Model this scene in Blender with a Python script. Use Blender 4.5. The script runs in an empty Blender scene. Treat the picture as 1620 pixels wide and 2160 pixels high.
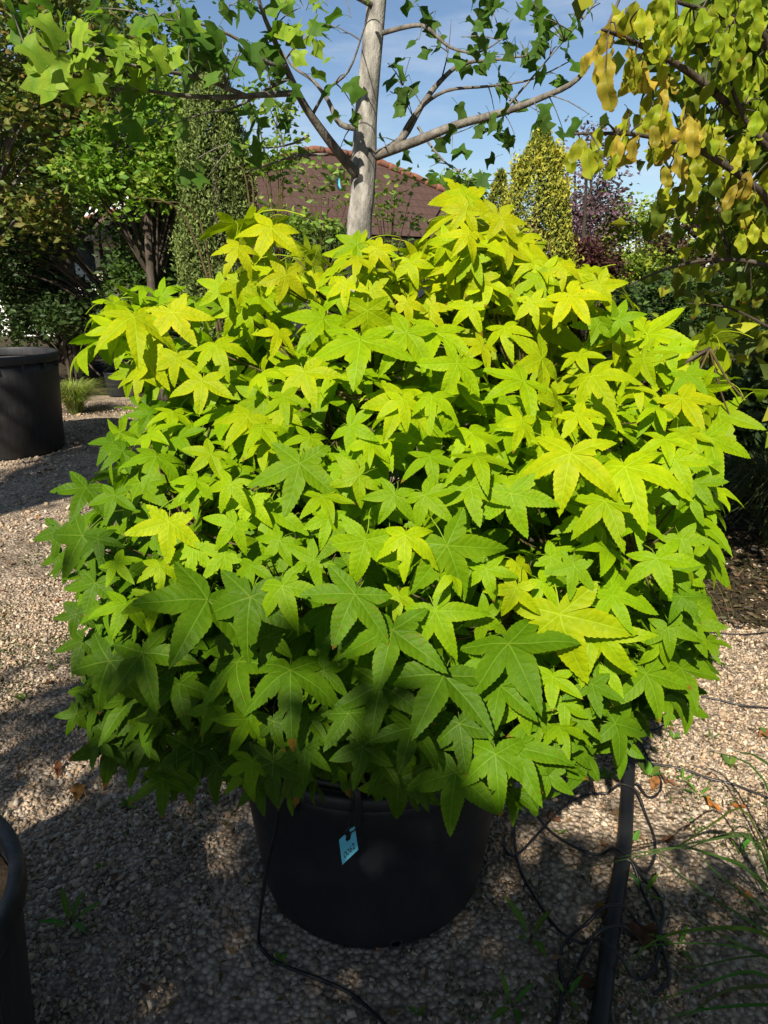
import bpy, math, random
import numpy as np
from mathutils import Vector, Matrix

random.seed(7); RNG = np.random.default_rng(7)
SC = bpy.context.scene
COL = SC.collection
rad = math.radians

# ------------------------------------------------------------------ camera, sky, sun, exposure
CAM_H, PITCH, FPX = 1.5, rad(18.5), 1498.0
cd = bpy.data.cameras.new('camera'); cam = bpy.data.objects.new('camera', cd); COL.objects.link(cam)
cd.sensor_fit = 'VERTICAL'; cd.sensor_height = 34.6; cd.lens = FPX / 2160 * 34.6
cd.clip_start = 0.02; cd.clip_end = 3000
cam.location = (0, 0, CAM_H); cam.rotation_euler = (math.pi / 2 - PITCH, 0, 0)
SC.camera = cam

SUN_AZ, SUN_EL = rad(20), rad(40)          # sun behind the camera, 20 degrees to its left
SUN = Vector((-math.sin(SUN_AZ) * math.cos(SUN_EL), -math.cos(SUN_AZ) * math.cos(SUN_EL), math.sin(SUN_EL)))
world = bpy.data.worlds.new('World'); SC.world = world; world.use_nodes = True
wn = world.node_tree.nodes; wl = world.node_tree.links
for n in list(wn): wn.remove(n)
wout = wn.new('ShaderNodeOutputWorld'); wbg = wn.new('ShaderNodeBackground'); sky = wn.new('ShaderNodeTexSky')
sky.sky_type = 'NISHITA'; sky.sun_disc = False
sky.sun_elevation = SUN_EL; sky.sun_rotation = math.atan2(SUN.x, SUN.y)
sky.air_density = 1.0; sky.dust_density = 0.3; sky.ozone_density = 3.0
wbg.inputs['Strength'].default_value = 0.062
# thin high cloud, the same all round the sky
tc = wn.new('ShaderNodeTexCoord'); mp = wn.new('ShaderNodeMapping'); mp.inputs['Scale'].default_value = (1.6, 1.6, 7.0)
nz = wn.new('ShaderNodeTexNoise'); nz.inputs['Scale'].default_value = 2.2; nz.inputs['Detail'].default_value = 7; nz.inputs['Roughness'].default_value = 0.6
rp = wn.new('ShaderNodeValToRGB'); rp.color_ramp.elements[0].position = 0.47; rp.color_ramp.elements[1].position = 0.85
rp.color_ramp.elements[1].color = (0.55, 0.55, 0.55, 1)
mxs = wn.new('ShaderNodeMix'); mxs.data_type = 'RGBA'
mxs.inputs['B'].default_value = (8.0, 8.3, 8.8, 1)
wl.new(tc.outputs['Generated'], mp.inputs['Vector']); wl.new(mp.outputs['Vector'], nz.inputs['Vector'])
wl.new(nz.outputs['Fac'], rp.inputs['Fac']); wl.new(rp.outputs['Color'], mxs.inputs['Factor'])
wl.new(sky.outputs['Color'], mxs.inputs['A']); wl.new(mxs.outputs['Result'], wbg.inputs['Color'])
wl.new(wbg.outputs['Background'], wout.inputs['Surface'])
sd = bpy.data.lights.new('sun', 'SUN'); sun = bpy.data.objects.new('sun', sd); COL.objects.link(sun)
sd.energy = 5.0; sd.angle = rad(0.53); sd.color = (1.0, 0.93, 0.80)
sun.rotation_euler = (-SUN).to_track_quat('-Z', 'Y').to_euler(); sun.location = SUN * 30
SC.view_settings.view_transform = 'Standard'; SC.view_settings.look = 'None'
SC.view_settings.exposure = 0.86; SC.view_settings.gamma = 1.0
SC.render.engine = 'CYCLES'; SC.cycles.use_denoising = True
SC.cycles.use_adaptive_sampling = True; SC.cycles.adaptive_threshold = 0.02; SC.cycles.max_bounces = 5; SC.cycles.transparent_max_bounces = 6; SC.cycles.diffuse_bounces = 3
SC.cycles.glossy_bounces = 2; SC.cycles.transmission_bounces = 3

# ------------------------------------------------------------------ pixel -> ray helpers (1620 x 2160 pixels)
CP, SP = math.cos(PITCH), math.sin(PITCH)
CAMP = Vector((0, 0, CAM_H))
def ray(px, py):
    a = (px - 810) / FPX; b = (1080 - py) / FPX
    return Vector((a, CP + b * SP, -SP + b * CP))
def P(px, py, Y):
    r = ray(px, py); return CAMP + r * (Y / r.y)
def G(px, py, z=0.0):
    r = ray(px, py); return CAMP + r * ((z - CAM_H) / r.z)
def pix(v):
    d = v - CAMP; dep = d.y * CP - d.z * SP
    return 810 + d.x / dep * FPX, 1080 - (d.y * SP + d.z * CP) / dep * FPX

# ------------------------------------------------------------------ object helpers
def tag(o, label=None, cat=None, group=None, kind=None):
    if label: o['label'] = label
    if cat: o['category'] = cat
    if group: o['group'] = group
    if kind: o['kind'] = kind
    return o
def empty(name, loc, label=None, cat=None, group=None):
    o = bpy.data.objects.new(name, None); COL.objects.link(o); o.location = loc
    return tag(o, label, cat, group)
def link(name, me, mat=None, parent=None):
    o = bpy.data.objects.new(name, me); COL.objects.link(o)
    if mat is not None and not me.materials: me.materials.append(mat)
    if parent is not None:
        o.parent = parent; o.matrix_parent_inverse = Matrix.Translation(parent.location).inverted()
    return o
def mesh(name, v, f, smooth=False):
    me = bpy.data.meshes.new(name); me.from_pydata([tuple(p) for p in v], [], f); me.update()
    if smooth: me.polygons.foreach_set('use_smooth', [True] * len(me.polygons))
    return me
def np_mesh(name, V, F, col=None, smooth=False, uv=None):
    """V (n,3), F (m,k) arrays; col (n,3) per-vertex colour."""
    me = bpy.data.meshes.new(name); n, (m, k) = len(V), F.shape
    me.vertices.add(n); me.vertices.foreach_set('co', np.ascontiguousarray(V, dtype=np.float32).ravel())
    me.loops.add(m * k); me.loops.foreach_set('vertex_index', np.ascontiguousarray(F, dtype=np.int32).ravel())
    me.polygons.add(m); me.polygons.foreach_set('loop_start', np.arange(0, m * k, k, dtype=np.int32))
    me.polygons.foreach_set('loop_total', np.full(m, k, dtype=np.int32))
    if smooth: me.polygons.foreach_set('use_smooth', np.ones(m, dtype=bool))
    me.update(calc_edges=True)
    if col is not None:
        a = me.attributes.new('col', 'FLOAT_COLOR', 'POINT')
        a.data.foreach_set('color', np.column_stack([col, np.ones(n)]).astype(np.float32).ravel())
    if uv is not None:
        l = me.uv_layers.new(name='UVMap')
        l.data.foreach_set('uv', np.ascontiguousarray(uv, dtype=np.float32).ravel())
    return me
class MB:
    def __init__(s): s.v, s.f = [], []
    def add(s, v, f):
        b = len(s.v); s.v += [tuple(p) for p in v]; s.f += [tuple(i + b for i in q) for q in f]
    def box(s, c, d, R=None):
        hx, hy, hz = d[0] / 2, d[1] / 2, d[2] / 2
        pts = [Vector((x, y, z)) for x in (-hx, hx) for y in (-hy, hy) for z in (-hz, hz)]
        if R is not None: pts = [R @ p for p in pts]
        s.add([p + Vector(c) for p in pts], [(0, 1, 3, 2), (4, 6, 7, 5), (0, 4, 5, 1), (2, 3, 7, 6), (0, 2, 6, 4), (1, 5, 7, 3)])
    def tube(s, pts, r, n=6, sub=3, cap=True):
        pts = [Vector(p) for p in pts]
        rs = list(r) if hasattr(r, '__len__') else [r] * len(pts)
        if sub > 1 and len(pts) > 2: pts, rs = crom(pts, rs, sub)
        rings = []; up = None
        for i, p in enumerate(pts):
            t = (pts[min(i + 1, len(pts) - 1)] - pts[max(i - 1, 0)])
            t = t.normalized() if t.length > 1e-9 else Vector((0, 0, 1))
            if up is None: up = t.orthogonal().normalized()
            up = (up - t * up.dot(t)); up = up.normalized() if up.length > 1e-6 else t.orthogonal().normalized()
            w = t.cross(up)
            rings.append([p + (up * math.cos(2 * math.pi * k / n) + w * math.sin(2 * math.pi * k / n)) * rs[i] for k in range(n)])
        v = [q for rg in rings for q in rg]; f = []
        for i in range(len(rings) - 1):
            for k in range(n):
                a, b = i * n + k, i * n + (k + 1) % n
                f.append((a, b, b + n, a + n))
        if cap: f.append(tuple(range(n - 1, -1, -1))); f.append(tuple(len(v) - n + k for k in range(n)))
        s.add(v, f)
    def lathe(s, prof, c=(0, 0, 0), n=64):
        v = []; f = []
        for (r, z) in prof:
            for k in range(n):
                a = 2 * math.pi * k / n; v.append((c[0] + r * math.cos(a), c[1] + r * math.sin(a), c[2] + z))
        for i in range(len(prof) - 1):
            for k in range(n):
                a, b = i * n + k, i * n + (k + 1) % n; f.append((a, b, b + n, a + n))
        s.add(v, f)
    def build(s, name, mat=None, parent=None, smooth=False):
        return link(name, mesh(name, s.v, s.f, smooth), mat, parent)
def crom(pts, rs, sub):
    o, ro = [], []
    for i in range(len(pts) - 1):
        p0, p1, p2, p3 = pts[max(i - 1, 0)], pts[i], pts[i + 1], pts[min(i + 2, len(pts) - 1)]
        for k in range(sub):
            t = k / sub
            o.append(0.5 * ((2 * p1) + (p2 - p0) * t + (2 * p0 - 5 * p1 + 4 * p2 - p3) * t * t + (3 * p1 - p0 - 3 * p2 + p3) * t ** 3))
            ro.append(rs[i] * (1 - t) + rs[i + 1] * t)
    return o + [pts[-1]], ro + [rs[-1]]

# ------------------------------------------------------------------ materials
class NT:
    def __init__(s, name):
        s.m = bpy.data.materials.new(name); s.m.use_nodes = True; s.t = s.m.node_tree
        s.t.nodes.clear(); s.out = s.n('ShaderNodeOutputMaterial')
    def n(s, t, **k):
        nd = s.t.nodes.new(t)
        for a, b in k.items(): setattr(nd, a, b)
        return nd
    def l(s, a, b): s.t.links.new(a, b)
    def math(s, op, a, b=None, c=None, clamp=False):
        nd = s.n('ShaderNodeMath', operation=op, use_clamp=clamp)
        for i, x in enumerate((a, b, c)):
            if x is None: continue
            if isinstance(x, (int, float)): nd.inputs[i].default_value = x
            else: s.l(x, nd.inputs[i])
        return nd.outputs[0]
    def mix(s, fac, a, b, blend='MIX'):
        nd = s.n('ShaderNodeMix', data_type='RGBA', blend_type=blend)
        for key, x in (('Factor', fac), ('A', a), ('B', b)):
            sk = nd.inputs[key] if key != 'Factor' else nd.inputs[0]
            if key == 'A': sk = nd.inputs[6]
            if key == 'B': sk = nd.inputs[7]
            if isinstance(x, (int, float)): sk.default_value = x
            elif isinstance(x, tuple): sk.default_value = (*x[:3], 1)
            else: s.l(x, sk)
        return nd.outputs[2]
    def noise(s, scale, detail=3, rough=0.55, vec=None, dist=0):
        nd = s.n('ShaderNodeTexNoise'); nd.inputs['Scale'].default_value = scale; nd.inputs['Detail'].default_value = detail
        nd.inputs['Roughness'].default_value = rough; nd.inputs['Distortion'].default_value = dist
        if vec is not None: s.l(vec, nd.inputs['Vector'])
        return nd.outputs['Fac']
    def ramp(s, fac, *st):
        nd = s.n('ShaderNodeValToRGB'); e = nd.color_ramp.elements
        while len(e) < len(st): e.new(0.5)
        for i, (p, c) in enumerate(st):
            e[i].position = p; e[i].color = (*c, 1) if not isinstance(c, (int, float)) else (c, c, c, 1)
        s.l(fac, nd.inputs['Fac']); return nd.outputs['Color']
    def bump(s, h, strength=0.5, dist=0.01, normal=None):
        nd = s.n('ShaderNodeBump'); nd.inputs['Strength'].default_value = strength; nd.inputs['Distance'].default_value = dist
        s.l(h, nd.inputs['Height'])
        if normal is not None: s.l(normal, nd.inputs['Normal'])
        return nd.outputs['Normal']
    def pbsdf(s, col, rough=0.6, spec=0.4, normal=None, metal=0):
        p = s.n('ShaderNodeBsdfPrincipled')
        for key, x in (('Base Color', col), ('Roughness', rough), ('Specular IOR Level', spec), ('Metallic', metal)):
            if isinstance(x, (int, float)): p.inputs[key].default_value = x
            elif isinstance(x, tuple): p.inputs[key].default_value = (*x[:3], 1)
            else: s.l(x, p.inputs[key])
        if normal is not None: s.l(normal, p.inputs['Normal'])
        return p.outputs[0]
    def surf(s, sh): s.l(sh, s.out.inputs['Surface']); return s.m
    def pos(s): return s.n('ShaderNodeNewGeometry').outputs['Position']
    def objco(s): return s.n('ShaderNodeTexCoord').outputs['Object']

def m_leaf(name, attr=False, trans=0.35, rough=0.48, spec=0.10, vein=True, spots=0.0, vein_col=(0.55, 0.62, 0.10), under=0.12, vs=0.5, bst=0.14, blot=0.22, warm=(1.05, 1.25, 0.5)):
    """Leaf: colour from the object (obj.color) or from the 'col' vertex attribute; UV = (along rib, across rib)."""
    t = NT(name)
    if attr:
        a = t.n('ShaderNodeAttribute'); a.attribute_name = 'col'; base = a.outputs['Color']
    else: base = t.n('ShaderNodeObjectInfo').outputs['Color']
    nrm = None; col = base
    if vein:
        uv = t.n('ShaderNodeUVMap').outputs['UV']; sx = t.n('ShaderNodeSeparateXYZ'); t.l(uv, sx.inputs[0])
        u, v = sx.outputs[0], t.math('ABSOLUTE', sx.outputs[1])
        pn = t.objco() if not attr else t.pos()
        bl = t.noise(9 if not attr else 60, 3, 0.6, pn)
        col = t.mix(t.math('MULTIPLY', bl, 1.0), t.mix(1.0, base, (1 - blot, 1 - blot, 1 - blot), 'MULTIPLY'), t.mix(1.0, base, (1 + blot, 1 + blot, 1 + blot), 'MULTIPLY'))
        wid = t.math('MULTIPLY_ADD', u, -0.011, 0.016)
        main = t.math('SUBTRACT', 1.0, t.math('DIVIDE', v, wid), clamp=True)
        ph = t.math('MULTIPLY', t.math('SUBTRACT', u, t.math('MULTIPLY', v, 0.9)), 7.5); ph = t.math('ADD', ph, t.math('MULTIPLY', bl, 1.6))
        fr = t.math('ABSOLUTE', t.math('SUBTRACT', t.math('FRACT', ph), 0.5))
        sec = t.math('SUBTRACT', 1.0, t.math('DIVIDE', fr, 0.06), clamp=True)
        vn = t.math('MAXIMUM', t.math('MULTIPLY', main, vs), t.math('MULTIPLY', sec, vs * 0.30))
        rim = t.math('MULTIPLY', v, 5.0, clamp=True)
        col = t.mix(rim, t.mix(1.0, col, (0.80, 0.90, 0.8), 'MULTIPLY'), t.mix(1.0, col, (1.12, 1.04, 1.0), 'MULTIPLY'))
        col = t.mix(vn, col, t.mix(0.25, t.mix(1.0, col, (2.1, 1.7, 2.5), 'MULTIPLY'), vein_col))
        quilt = t.math('ADD', fr, t.math('MULTIPLY', bl, 0.5))
        hh = t.math('SUBTRACT', quilt, t.math('MULTIPLY', main, 0.6))
        nrm = t.bump(hh, bst, 0.03 if not attr else 0.004)
        if spots:
            sp = t.noise(22, 2, 0.5, t.objco()); rnd = t.n('ShaderNodeObjectInfo').outputs['Random']
            th = t.math('MULTIPLY_ADD', rnd, -0.12, 0.80)
            m = t.math('MULTIPLY', t.math('GREATER_THAN', sp, th), spots)
            r2 = t.math('POWER', t.math('FRACT', t.math('MULTIPLY', rnd, 17.31)), 3.0)
            m2 = t.math('GREATER_THAN', t.math('MULTIPLY_ADD', bl, 0.12, u), t.math('MULTIPLY_ADD', r2, -0.16, 1.09))
            col = t.mix(t.math('MAXIMUM', m, t.math('MULTIPLY', m2, 0.75)), col, (0.22, 0.09, 0.015))
    geo = t.n('ShaderNodeNewGeometry')
    colb = t.mix(under, col, (0.26, 0.34, 0.10)); colf = t.mix(geo.outputs['Backfacing'], col, colb)
    p = t.pbsdf(colf, rough, spec, nrm)
    tr = t.n('ShaderNodeBsdfTranslucent'); t.l(t.mix(1.0, col, warm, 'MULTIPLY'), tr.inputs['Color'])
    if nrm is not None: t.l(nrm, tr.inputs['Normal'])
    ms = t.n('ShaderNodeMixShader'); ms.inputs[0].default_value = trans
    t.l(p, ms.inputs[1]); t.l(tr.outputs[0], ms.inputs[2])
    return t.surf(ms.outputs[0])

def m_bark(name, c1, c2, c3, scale=14, bump=0.5, stretch=0.35):
    t = NT(name); mpn = t.n('ShaderNodeMapping'); t.l(t.pos(), mpn.inputs['Vector']); mpn.inputs['Scale'].default_value = (1, 1, stretch)
    a = t.noise(scale, 5, 0.65, mpn.outputs[0]); b = t.noise(scale * 4, 4, 0.7, mpn.outputs[0])
    col = t.ramp(a, (0.3, c1), (0.52, c2), (0.72, c3))
    col = t.mix(t.math('MULTIPLY', b, 0.5), col, t.mix(1.0, col, (0.5, 0.5, 0.5), 'MULTIPLY'))
    return t.surf(t.pbsdf(col, 0.85, 0.2, t.bump(t.math('ADD', a, b), bump, 0.01)))
def m_plastic(name, c, rough=0.45, dust=0.25, dustc=(0.16, 0.15, 0.135)):
    t = NT(name); ps = t.pos(); a = t.noise(5, 5, 0.65, ps); b = t.noise(70, 3, 0.6, ps)
    mpn = t.n('ShaderNodeMapping'); t.l(ps, mpn.inputs['Vector']); mpn.inputs['Scale'].default_value = (30, 30, 1.5)
    st = t.noise(2.5, 4, 0.7, mpn.outputs[0])
    d = t.math('MULTIPLY', t.ramp(t.math('MULTIPLY', t.math('ADD', a, st), 0.5), (0.45, 0.0), (0.75, 1.0)), dust)
    col = t.mix(d, c, dustc)
    rg = t.math('MULTIPLY_ADD', a, 0.3, rough - 0.12)
    return t.surf(t.pbsdf(col, rg, 0.4, t.bump(t.math('ADD', t.math('MULTIPLY', b, 0.4), a), 0.10, 0.01)))
def m_plain(name, c, rough=0.7, var=0.25, scale=20, spec=0.3, bump=0.15):
    t = NT(name); a = t.noise(scale, 4, 0.6, t.pos())
    col = t.mix(a, tuple(x * (1 - var) for x in c), tuple(min(1, x * (1 + var)) for x in c))
    return t.surf(t.pbsdf(col, rough, spec, t.bump(a, bump, 0.01)))

M = {}
M['gum'] = m_leaf('sweetgum_leaf', spots=0.8, trans=0.38)
M['gum_mass'] = m_leaf('sweetgum_leaf_mass', attr=True, trans=0.38)
M['tulip'] = m_leaf('tulip_tree_leaf', trans=0.4, spots=0.0, vs=0.3, bst=0.05, vein_col=(0.4, 0.5, 0.15))
M['parrotia'] = m_leaf('parrotia_leaf', trans=0.42, spots=0.6, rough=0.4, vs=0.25, bst=0.05, vein_col=(0.55, 0.5, 0.2))
M['foliage'] = m_leaf('foliage', attr=True, trans=0.35, vein=False, rough=0.5, spec=0.25, under=0.1)
M['needle'] = m_leaf('needle_foliage', attr=True, trans=0.18, vein=False, rough=0.6, spec=0.2, under=0.05)
M['bark_pale'] = m_bark('pale_bark', (0.09, 0.085, 0.075), (0.30, 0.28, 0.245), (0.52, 0.49, 0.44), 26)
M['bark_branch'] = m_bark('branch_bark', (0.07, 0.06, 0.05), (0.17, 0.15, 0.125), (0.30, 0.28, 0.24), 30)
M['bark_dark'] = m_bark('dark_bark', (0.03, 0.024, 0.018), (0.075, 0.058, 0.042), (0.13, 0.11, 0.085), 18)
M['twig'] = m_bark('green_twig', (0.05, 0.035, 0.015), (0.10, 0.075, 0.03), (0.16, 0.13, 0.05), 40, 0.2)
M['pot'] = m_plastic('black_pot_plastic', (0.010, 0.0105, 0.013), 0.5, 0.05)
M['pot_dusty'] = m_plastic('dusty_pot_plastic', (0.016, 0.016, 0.018), 0.5, 0.22)
M['hose'] = m_plastic('hose_rubber', (0.010, 0.010, 0.011), 0.35, 0.12)
M['pipe'] = m_plastic('pipe_plastic', (0.007, 0.007, 0.0075), 0.5, 0.06)
M['soil'] = m_plain('potting_soil', (0.035, 0.024, 0.016), 0.95, 0.5, 60, 0.1, 0.8)
# ================================================================== THE SETTING
def vnoise(x, y, s, seed=0):
    """smooth value noise on numpy arrays"""
    r = np.random.default_rng(seed).random((64, 64))
    X, Y = x * s + 31.7, y * s + 17.3
    i, j = np.floor(X).astype(int), np.floor(Y).astype(int); u, v = X - i, Y - j
    u, v = u * u * (3 - 2 * u), v * v * (3 - 2 * v)
    g = lambda a, b: r[a % 64, b % 64]
    return (g(i, j) * (1 - u) + g(i + 1, j) * u) * (1 - v) + (g(i, j + 1) * (1 - u) + g(i + 1, j + 1) * u) * v
def hground(x, y):
    return 0.010 * (vnoise(x, y, 1.6, 3) - 0.5) + 0.008 * (vnoise(x, y, 5, 4) - 0.5)
def hz(x, y):
    return float(hground(np.array([x]), np.array([y]))[0]) if abs(x) < 11 and -4 < y < 13.5 else 0.0
def GG(px, py, dz=0.0):
    p = G(px, py); return Vector((p.x, p.y, hz(p.x, p.y) + dz))

t = NT('gravel_ground'); ps = t.pos()
vo = t.n('ShaderNodeTexVoronoi'); vo.inputs['Scale'].default_value = 75; t.l(ps, vo.inputs['Vector'])
vo2 = t.n('ShaderNodeTexVoronoi'); vo2.inputs['Scale'].default_value = 28; t.l(ps, vo2.inputs['Vector'])
stone = t.ramp(vo.outputs['Color'], (0.15, (0.26, 0.195, 0.135)), (0.5, (0.46, 0.355, 0.255)), (0.9, (0.60, 0.49, 0.38)))
big = t.noise(0.9, 5, 0.6, ps); fine = t.noise(6, 5, 0.65, ps)
dirt = t.ramp(t.math('MULTIPLY', t.math('ADD', big, fine), 0.5), (0.46, 0.0), (0.60, 1.0))
col = t.mix(t.math('MULTIPLY', dirt, 0.75), stone, (0.095, 0.07, 0.045))
gap = t.ramp(vo.outputs['Distance'], (0.25, 1.0), (0.75, 0.45))
col = t.mix(1.0, col, gap, 'MULTIPLY')
h = t.math('SUBTRACT', 1.0, vo.outputs['Distance'])
M['gravel_ground'] = t.surf(t.pbsdf(col, 0.95, 0.15, t.bump(h, 0.8, 0.012)))

t = NT('garden_soil'); ps = t.pos(); a = t.noise(2.5, 5, 0.65, ps); b = t.noise(40, 4, 0.7, ps)
col = t.ramp(t.math('MULTIPLY', t.math('ADD', a, b), 0.5), (0.35, (0.022, 0.018, 0.010)), (0.55, (0.055, 0.042, 0.024)), (0.7, (0.05, 0.065, 0.02)))
M['garden_soil'] = t.surf(t.pbsdf(col, 1.0, 0.1, t.bump(b, 0.8, 0.03)))

# one sheet to the horizon; fine grid near the camera
xs = np.concatenate([[-1500, -300, -60, -20], np.linspace(-12, 12, 161), [20, 60, 300, 1500]])
ys = np.concatenate([[-1500, -300, -60, -12], np.linspace(-5, 14, 131), [30, 80, 400, 1500]])
X, Y = np.meshgrid(xs, ys); Z = np.where((np.abs(X) < 11) & (Y > -4) & (Y < 13.5), hground(X, Y), 0.0)
nx, ny = len(xs), len(ys); idx = np.arange(nx * ny).reshape(ny, nx)
F = np.stack([idx[:-1, :-1], idx[:-1, 1:], idx[1:, 1:], idx[1:, :-1]], -1).reshape(-1, 4)
tag(link('ground', np_mesh('ground', np.stack([X, Y, Z], -1).reshape(-1, 3), F, smooth=True), M['gravel_ground']), kind='structure')
# planting beds of dark soil behind and beside the gravel
def sheet(name, poly, z, mat, seed=1, jit=0.12):
    rr = random.Random(seed); pts = []
    for i in range(len(poly)):
        a, b = Vector(poly[i]), Vector(poly[(i + 1) % len(poly)]); n = max(1, int((b - a).length / 0.35)) if (b - a).length < 40 else 1
        for k in range(n):
            p = a.lerp(b, k / n); pts.append((p.x + rr.uniform(-jit, jit), p.y + rr.uniform(-jit, jit), z))
    return tag(link(name, mesh(name, pts, [tuple(range(len(pts)))]), mat), kind='structure')
sheet('planting_bed', [(-40, 9.7), (-3.4, 9.3), (-2.2, 8.2), (1.2, 6.0), (40, 6.0), (40, 60), (-40, 60)], 0.016, M['garden_soil'], 2)
sheet('mulch_bed', [(0.85, 3.4), (1.3, 2.85), (6, 2.7), (6, 5.9), (1.2, 5.9)], 0.012, M['garden_soil'], 3, 0.22)

# loose limestone gravel: real chips
def gravel(n, xr, yr, smin, smax, seed, trapez=True):
    r = np.random.default_rng(seed)
    y = r.uniform(yr[0], yr[1], n * 2); x = r.uniform(xr[0], xr[1], n * 2)
    if trapez:
        k = np.abs(x) < 0.25 + 0.62 * np.sqrt(y * y + 1.2); x, y = x[k], y[k]
    dens = vnoise(x, y, 2.3, 11) * 0.55 + vnoise(x, y, 7, 12) * 0.45
    k = r.random(len(x)) < np.clip((dens - 0.27) * 3.8, 0.14, 1.0); x, y = x[k][:n], y[k][:n]
    k = ((x + 0.03) ** 2 + (y - 1.535) ** 2) > 0.298 ** 2; x, y = x[k], y[k]
    n = len(x); s = (smin * .62 + (smax - smin * .62) * r.random(n) ** 1.5) * (1 + 0.9 * (r.random(n) ** 7))
    base = np.array([(a, b, c) for a in (-1, 1) for b in (-1, 1) for c in (-1, 1)], float) * 0.5
    V = base[None] * r.uniform(0.45, 1.15, (n, 8, 1)) * np.array([1.25, 0.9, 0.62]) + r.normal(0, 0.07, (n, 8, 3))
    q = r.normal(size=(n, 4)) * np.array([1, 0.45, 0.45, 1.0]); q /= np.linalg.norm(q, axis=1)[:, None]
    w, a, b, c = q.T
    R = np.stack([1 - 2 * (b * b + c * c), 2 * (a * b - c * w), 2 * (a * c + b * w), 2 * (a * b + c * w), 1 - 2 * (a * a + c * c), 2 * (b * c - a * w),
                  2 * (a * c - b * w), 2 * (b * c + a * w), 1 - 2 * (a * a + b * b)], -1).reshape(n, 3, 3)
    V = np.einsum('nij,nkj->nki', R, V) * s[:, None, None]
    V += np.stack([x, y, hground(x, y) + s * r.uniform(0.05, 0.30, n)], -1)[:, None]
    f = np.array([(0, 1, 3, 2), (4, 6, 7, 5), (0, 4, 5, 1), (2, 3, 7, 6), (0, 2, 6, 4), (1, 5, 7, 3)])
    F = (f[None] + (np.arange(n) * 8)[:, None, None]).reshape(-1, 4)
    pal = np.array([(0.55, 0.445, 0.335), (0.45, 0.345, 0.25), (0.36, 0.27, 0.19), (0.60, 0.52, 0.42), (0.23, 0.175, 0.125), (0.47, 0.335, 0.22), (0.18, 0.145, 0.115), (0.42, 0.38, 0.33)])
    c = pal[r.integers(0, len(pal), n)] * np.array([1.03, 0.98, 0.90]) * r.uniform(0.75, 1.12, (n, 1))
    return V.reshape(-1, 3), F, np.repeat(c, 8, 0)
t = NT('gravel_stone'); a = t.n('ShaderNodeAttribute'); a.attribute_name = 'col'; b = t.noise(180, 3, 0.6, t.pos())
M['stone'] = t.surf(t.pbsdf(t.mix(t.math('MULTIPLY', b, 0.5), a.outputs['Color'], (0.24, 0.19, 0.14)), 0.9, 0.2, t.bump(b, 0.25, 0.002)))
V, F, C = gravel(92000, (-2.4, 2.4), (0.55, 3.4), 0.0058, 0.0120, 21)
tag(link('gravel', np_mesh('gravel', V, F, C), M['stone']), 'pale limestone gravel spread over the ground around the pots', 'gravel', kind='stuff')
V, F, C = gravel(19000, (-5.5, 3.4), (3.4, 8.8), 0.011, 0.022, 22)
tag(link('gravel', np_mesh('gravel', V, F, C), M['stone']), 'pale gravel of the sunny path leading back to the far pots', 'gravel', kind='stuff')

# ================================================================== BUILDINGS
t = NT('roof_tile'); ps = t.pos(); n1 = t.noise(1.2, 5, 0.6, ps); n2 = t.noise(14, 4, 0.7, ps)
uvn = t.n('ShaderNodeUVMap').outputs['UV']
br = t.n('ShaderNodeTexBrick'); t.l(uvn, br.inputs['Vector']); br.inputs['Scale'].default_value = 1.0
br.inputs['Brick Width'].default_value = 0.24; br.inputs['Row Height'].default_value = 0.30; br.inputs['Mortar Size'].default_value = 0.022
br.inputs['Color1'].default_value = (0.066, 0.043, 0.034, 1); br.inputs['Color2'].default_value = (0.088, 0.055, 0.042, 1); br.inputs['Mortar'].default_value = (0.05, 0.030, 0.024, 1)
col = t.mix(t.math('MULTIPLY', t.math('ADD', n1, n2), 0.45), br.outputs['Color'], (0.085, 0.045, 0.036))
sxy = t.n('ShaderNodeSeparateXYZ'); t.l(uvn, sxy.inputs[0])
saw = t.math('FRACT', t.math('DIVIDE', sxy.outputs[1], 0.30))
M['roof'] = t.surf(t.pbsdf(col, 0.9, 0.2, t.bump(t.math('SUBTRACT', 1.0, saw), 0.9, 0.05)))
M['ridge'] = m_plain('ridge_tile_clay', (0.19, 0.080, 0.05), 0.85, 0.35, 6)
M['dark_wood'] = m_plain('dark_wood', (0.030, 0.022, 0.017), 0.8, 0.4, 9)
M['render_wall'] = m_plain('rendered_wall', (0.42, 0.36, 0.29), 0.9, 0.15, 3)
M['white_wall'] = m_plain('white_wall', (0.80, 0.79, 0.76), 0.9, 0.05, 2)
M['grey_roof'] = m_plain('grey_roof', (0.12, 0.10, 0.09), 0.9, 0.25, 3)
t = NT('window_glass'); M['glass'] = t.surf(t.pbsdf((0.03, 0.04, 0.05), 0.08, 0.6))

def roof_face(mb_v, mb_f, uvs, pts):
    b = len(mb_v); mb_v += [tuple(p) for p in pts]; mb_f.append(tuple(range(b, b + len(pts))))
    o = Vector(pts[0]); ex = (Vector(pts[1]) - o).normalized(); n = ex.cross(Vector(pts[-1]) - o).normalized(); ey = n.cross(ex)
    uvs += [((Vector(p) - o).dot(ex), (Vector(p) - o).dot(ey)) for p in pts]
ez, wz = 2.42, 4.5
A = Vector((-4.9, 14.6, ez)); B = Vector((5.6, 23.6, ez))
ux = (B - A).normalized(); uy = Vector((-ux.y, ux.x, 0)); Wd = 4.6
Cc = B + uy * Wd; D = A + uy * Wd; mid = (A + B) / 2 + uy * Wd / 2
R0 = mid - ux * 1.0 + Vector((0, 0, wz - ez)); R1 = mid + ux * 0.9 + Vector((0, 0, wz - ez))
house = empty('house', (mid.x, mid.y, 0), 'house with brown tiled hip roof and clay red ridge tiles behind the pale trunk', 'house')
v, f, uv = [], [], []
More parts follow.
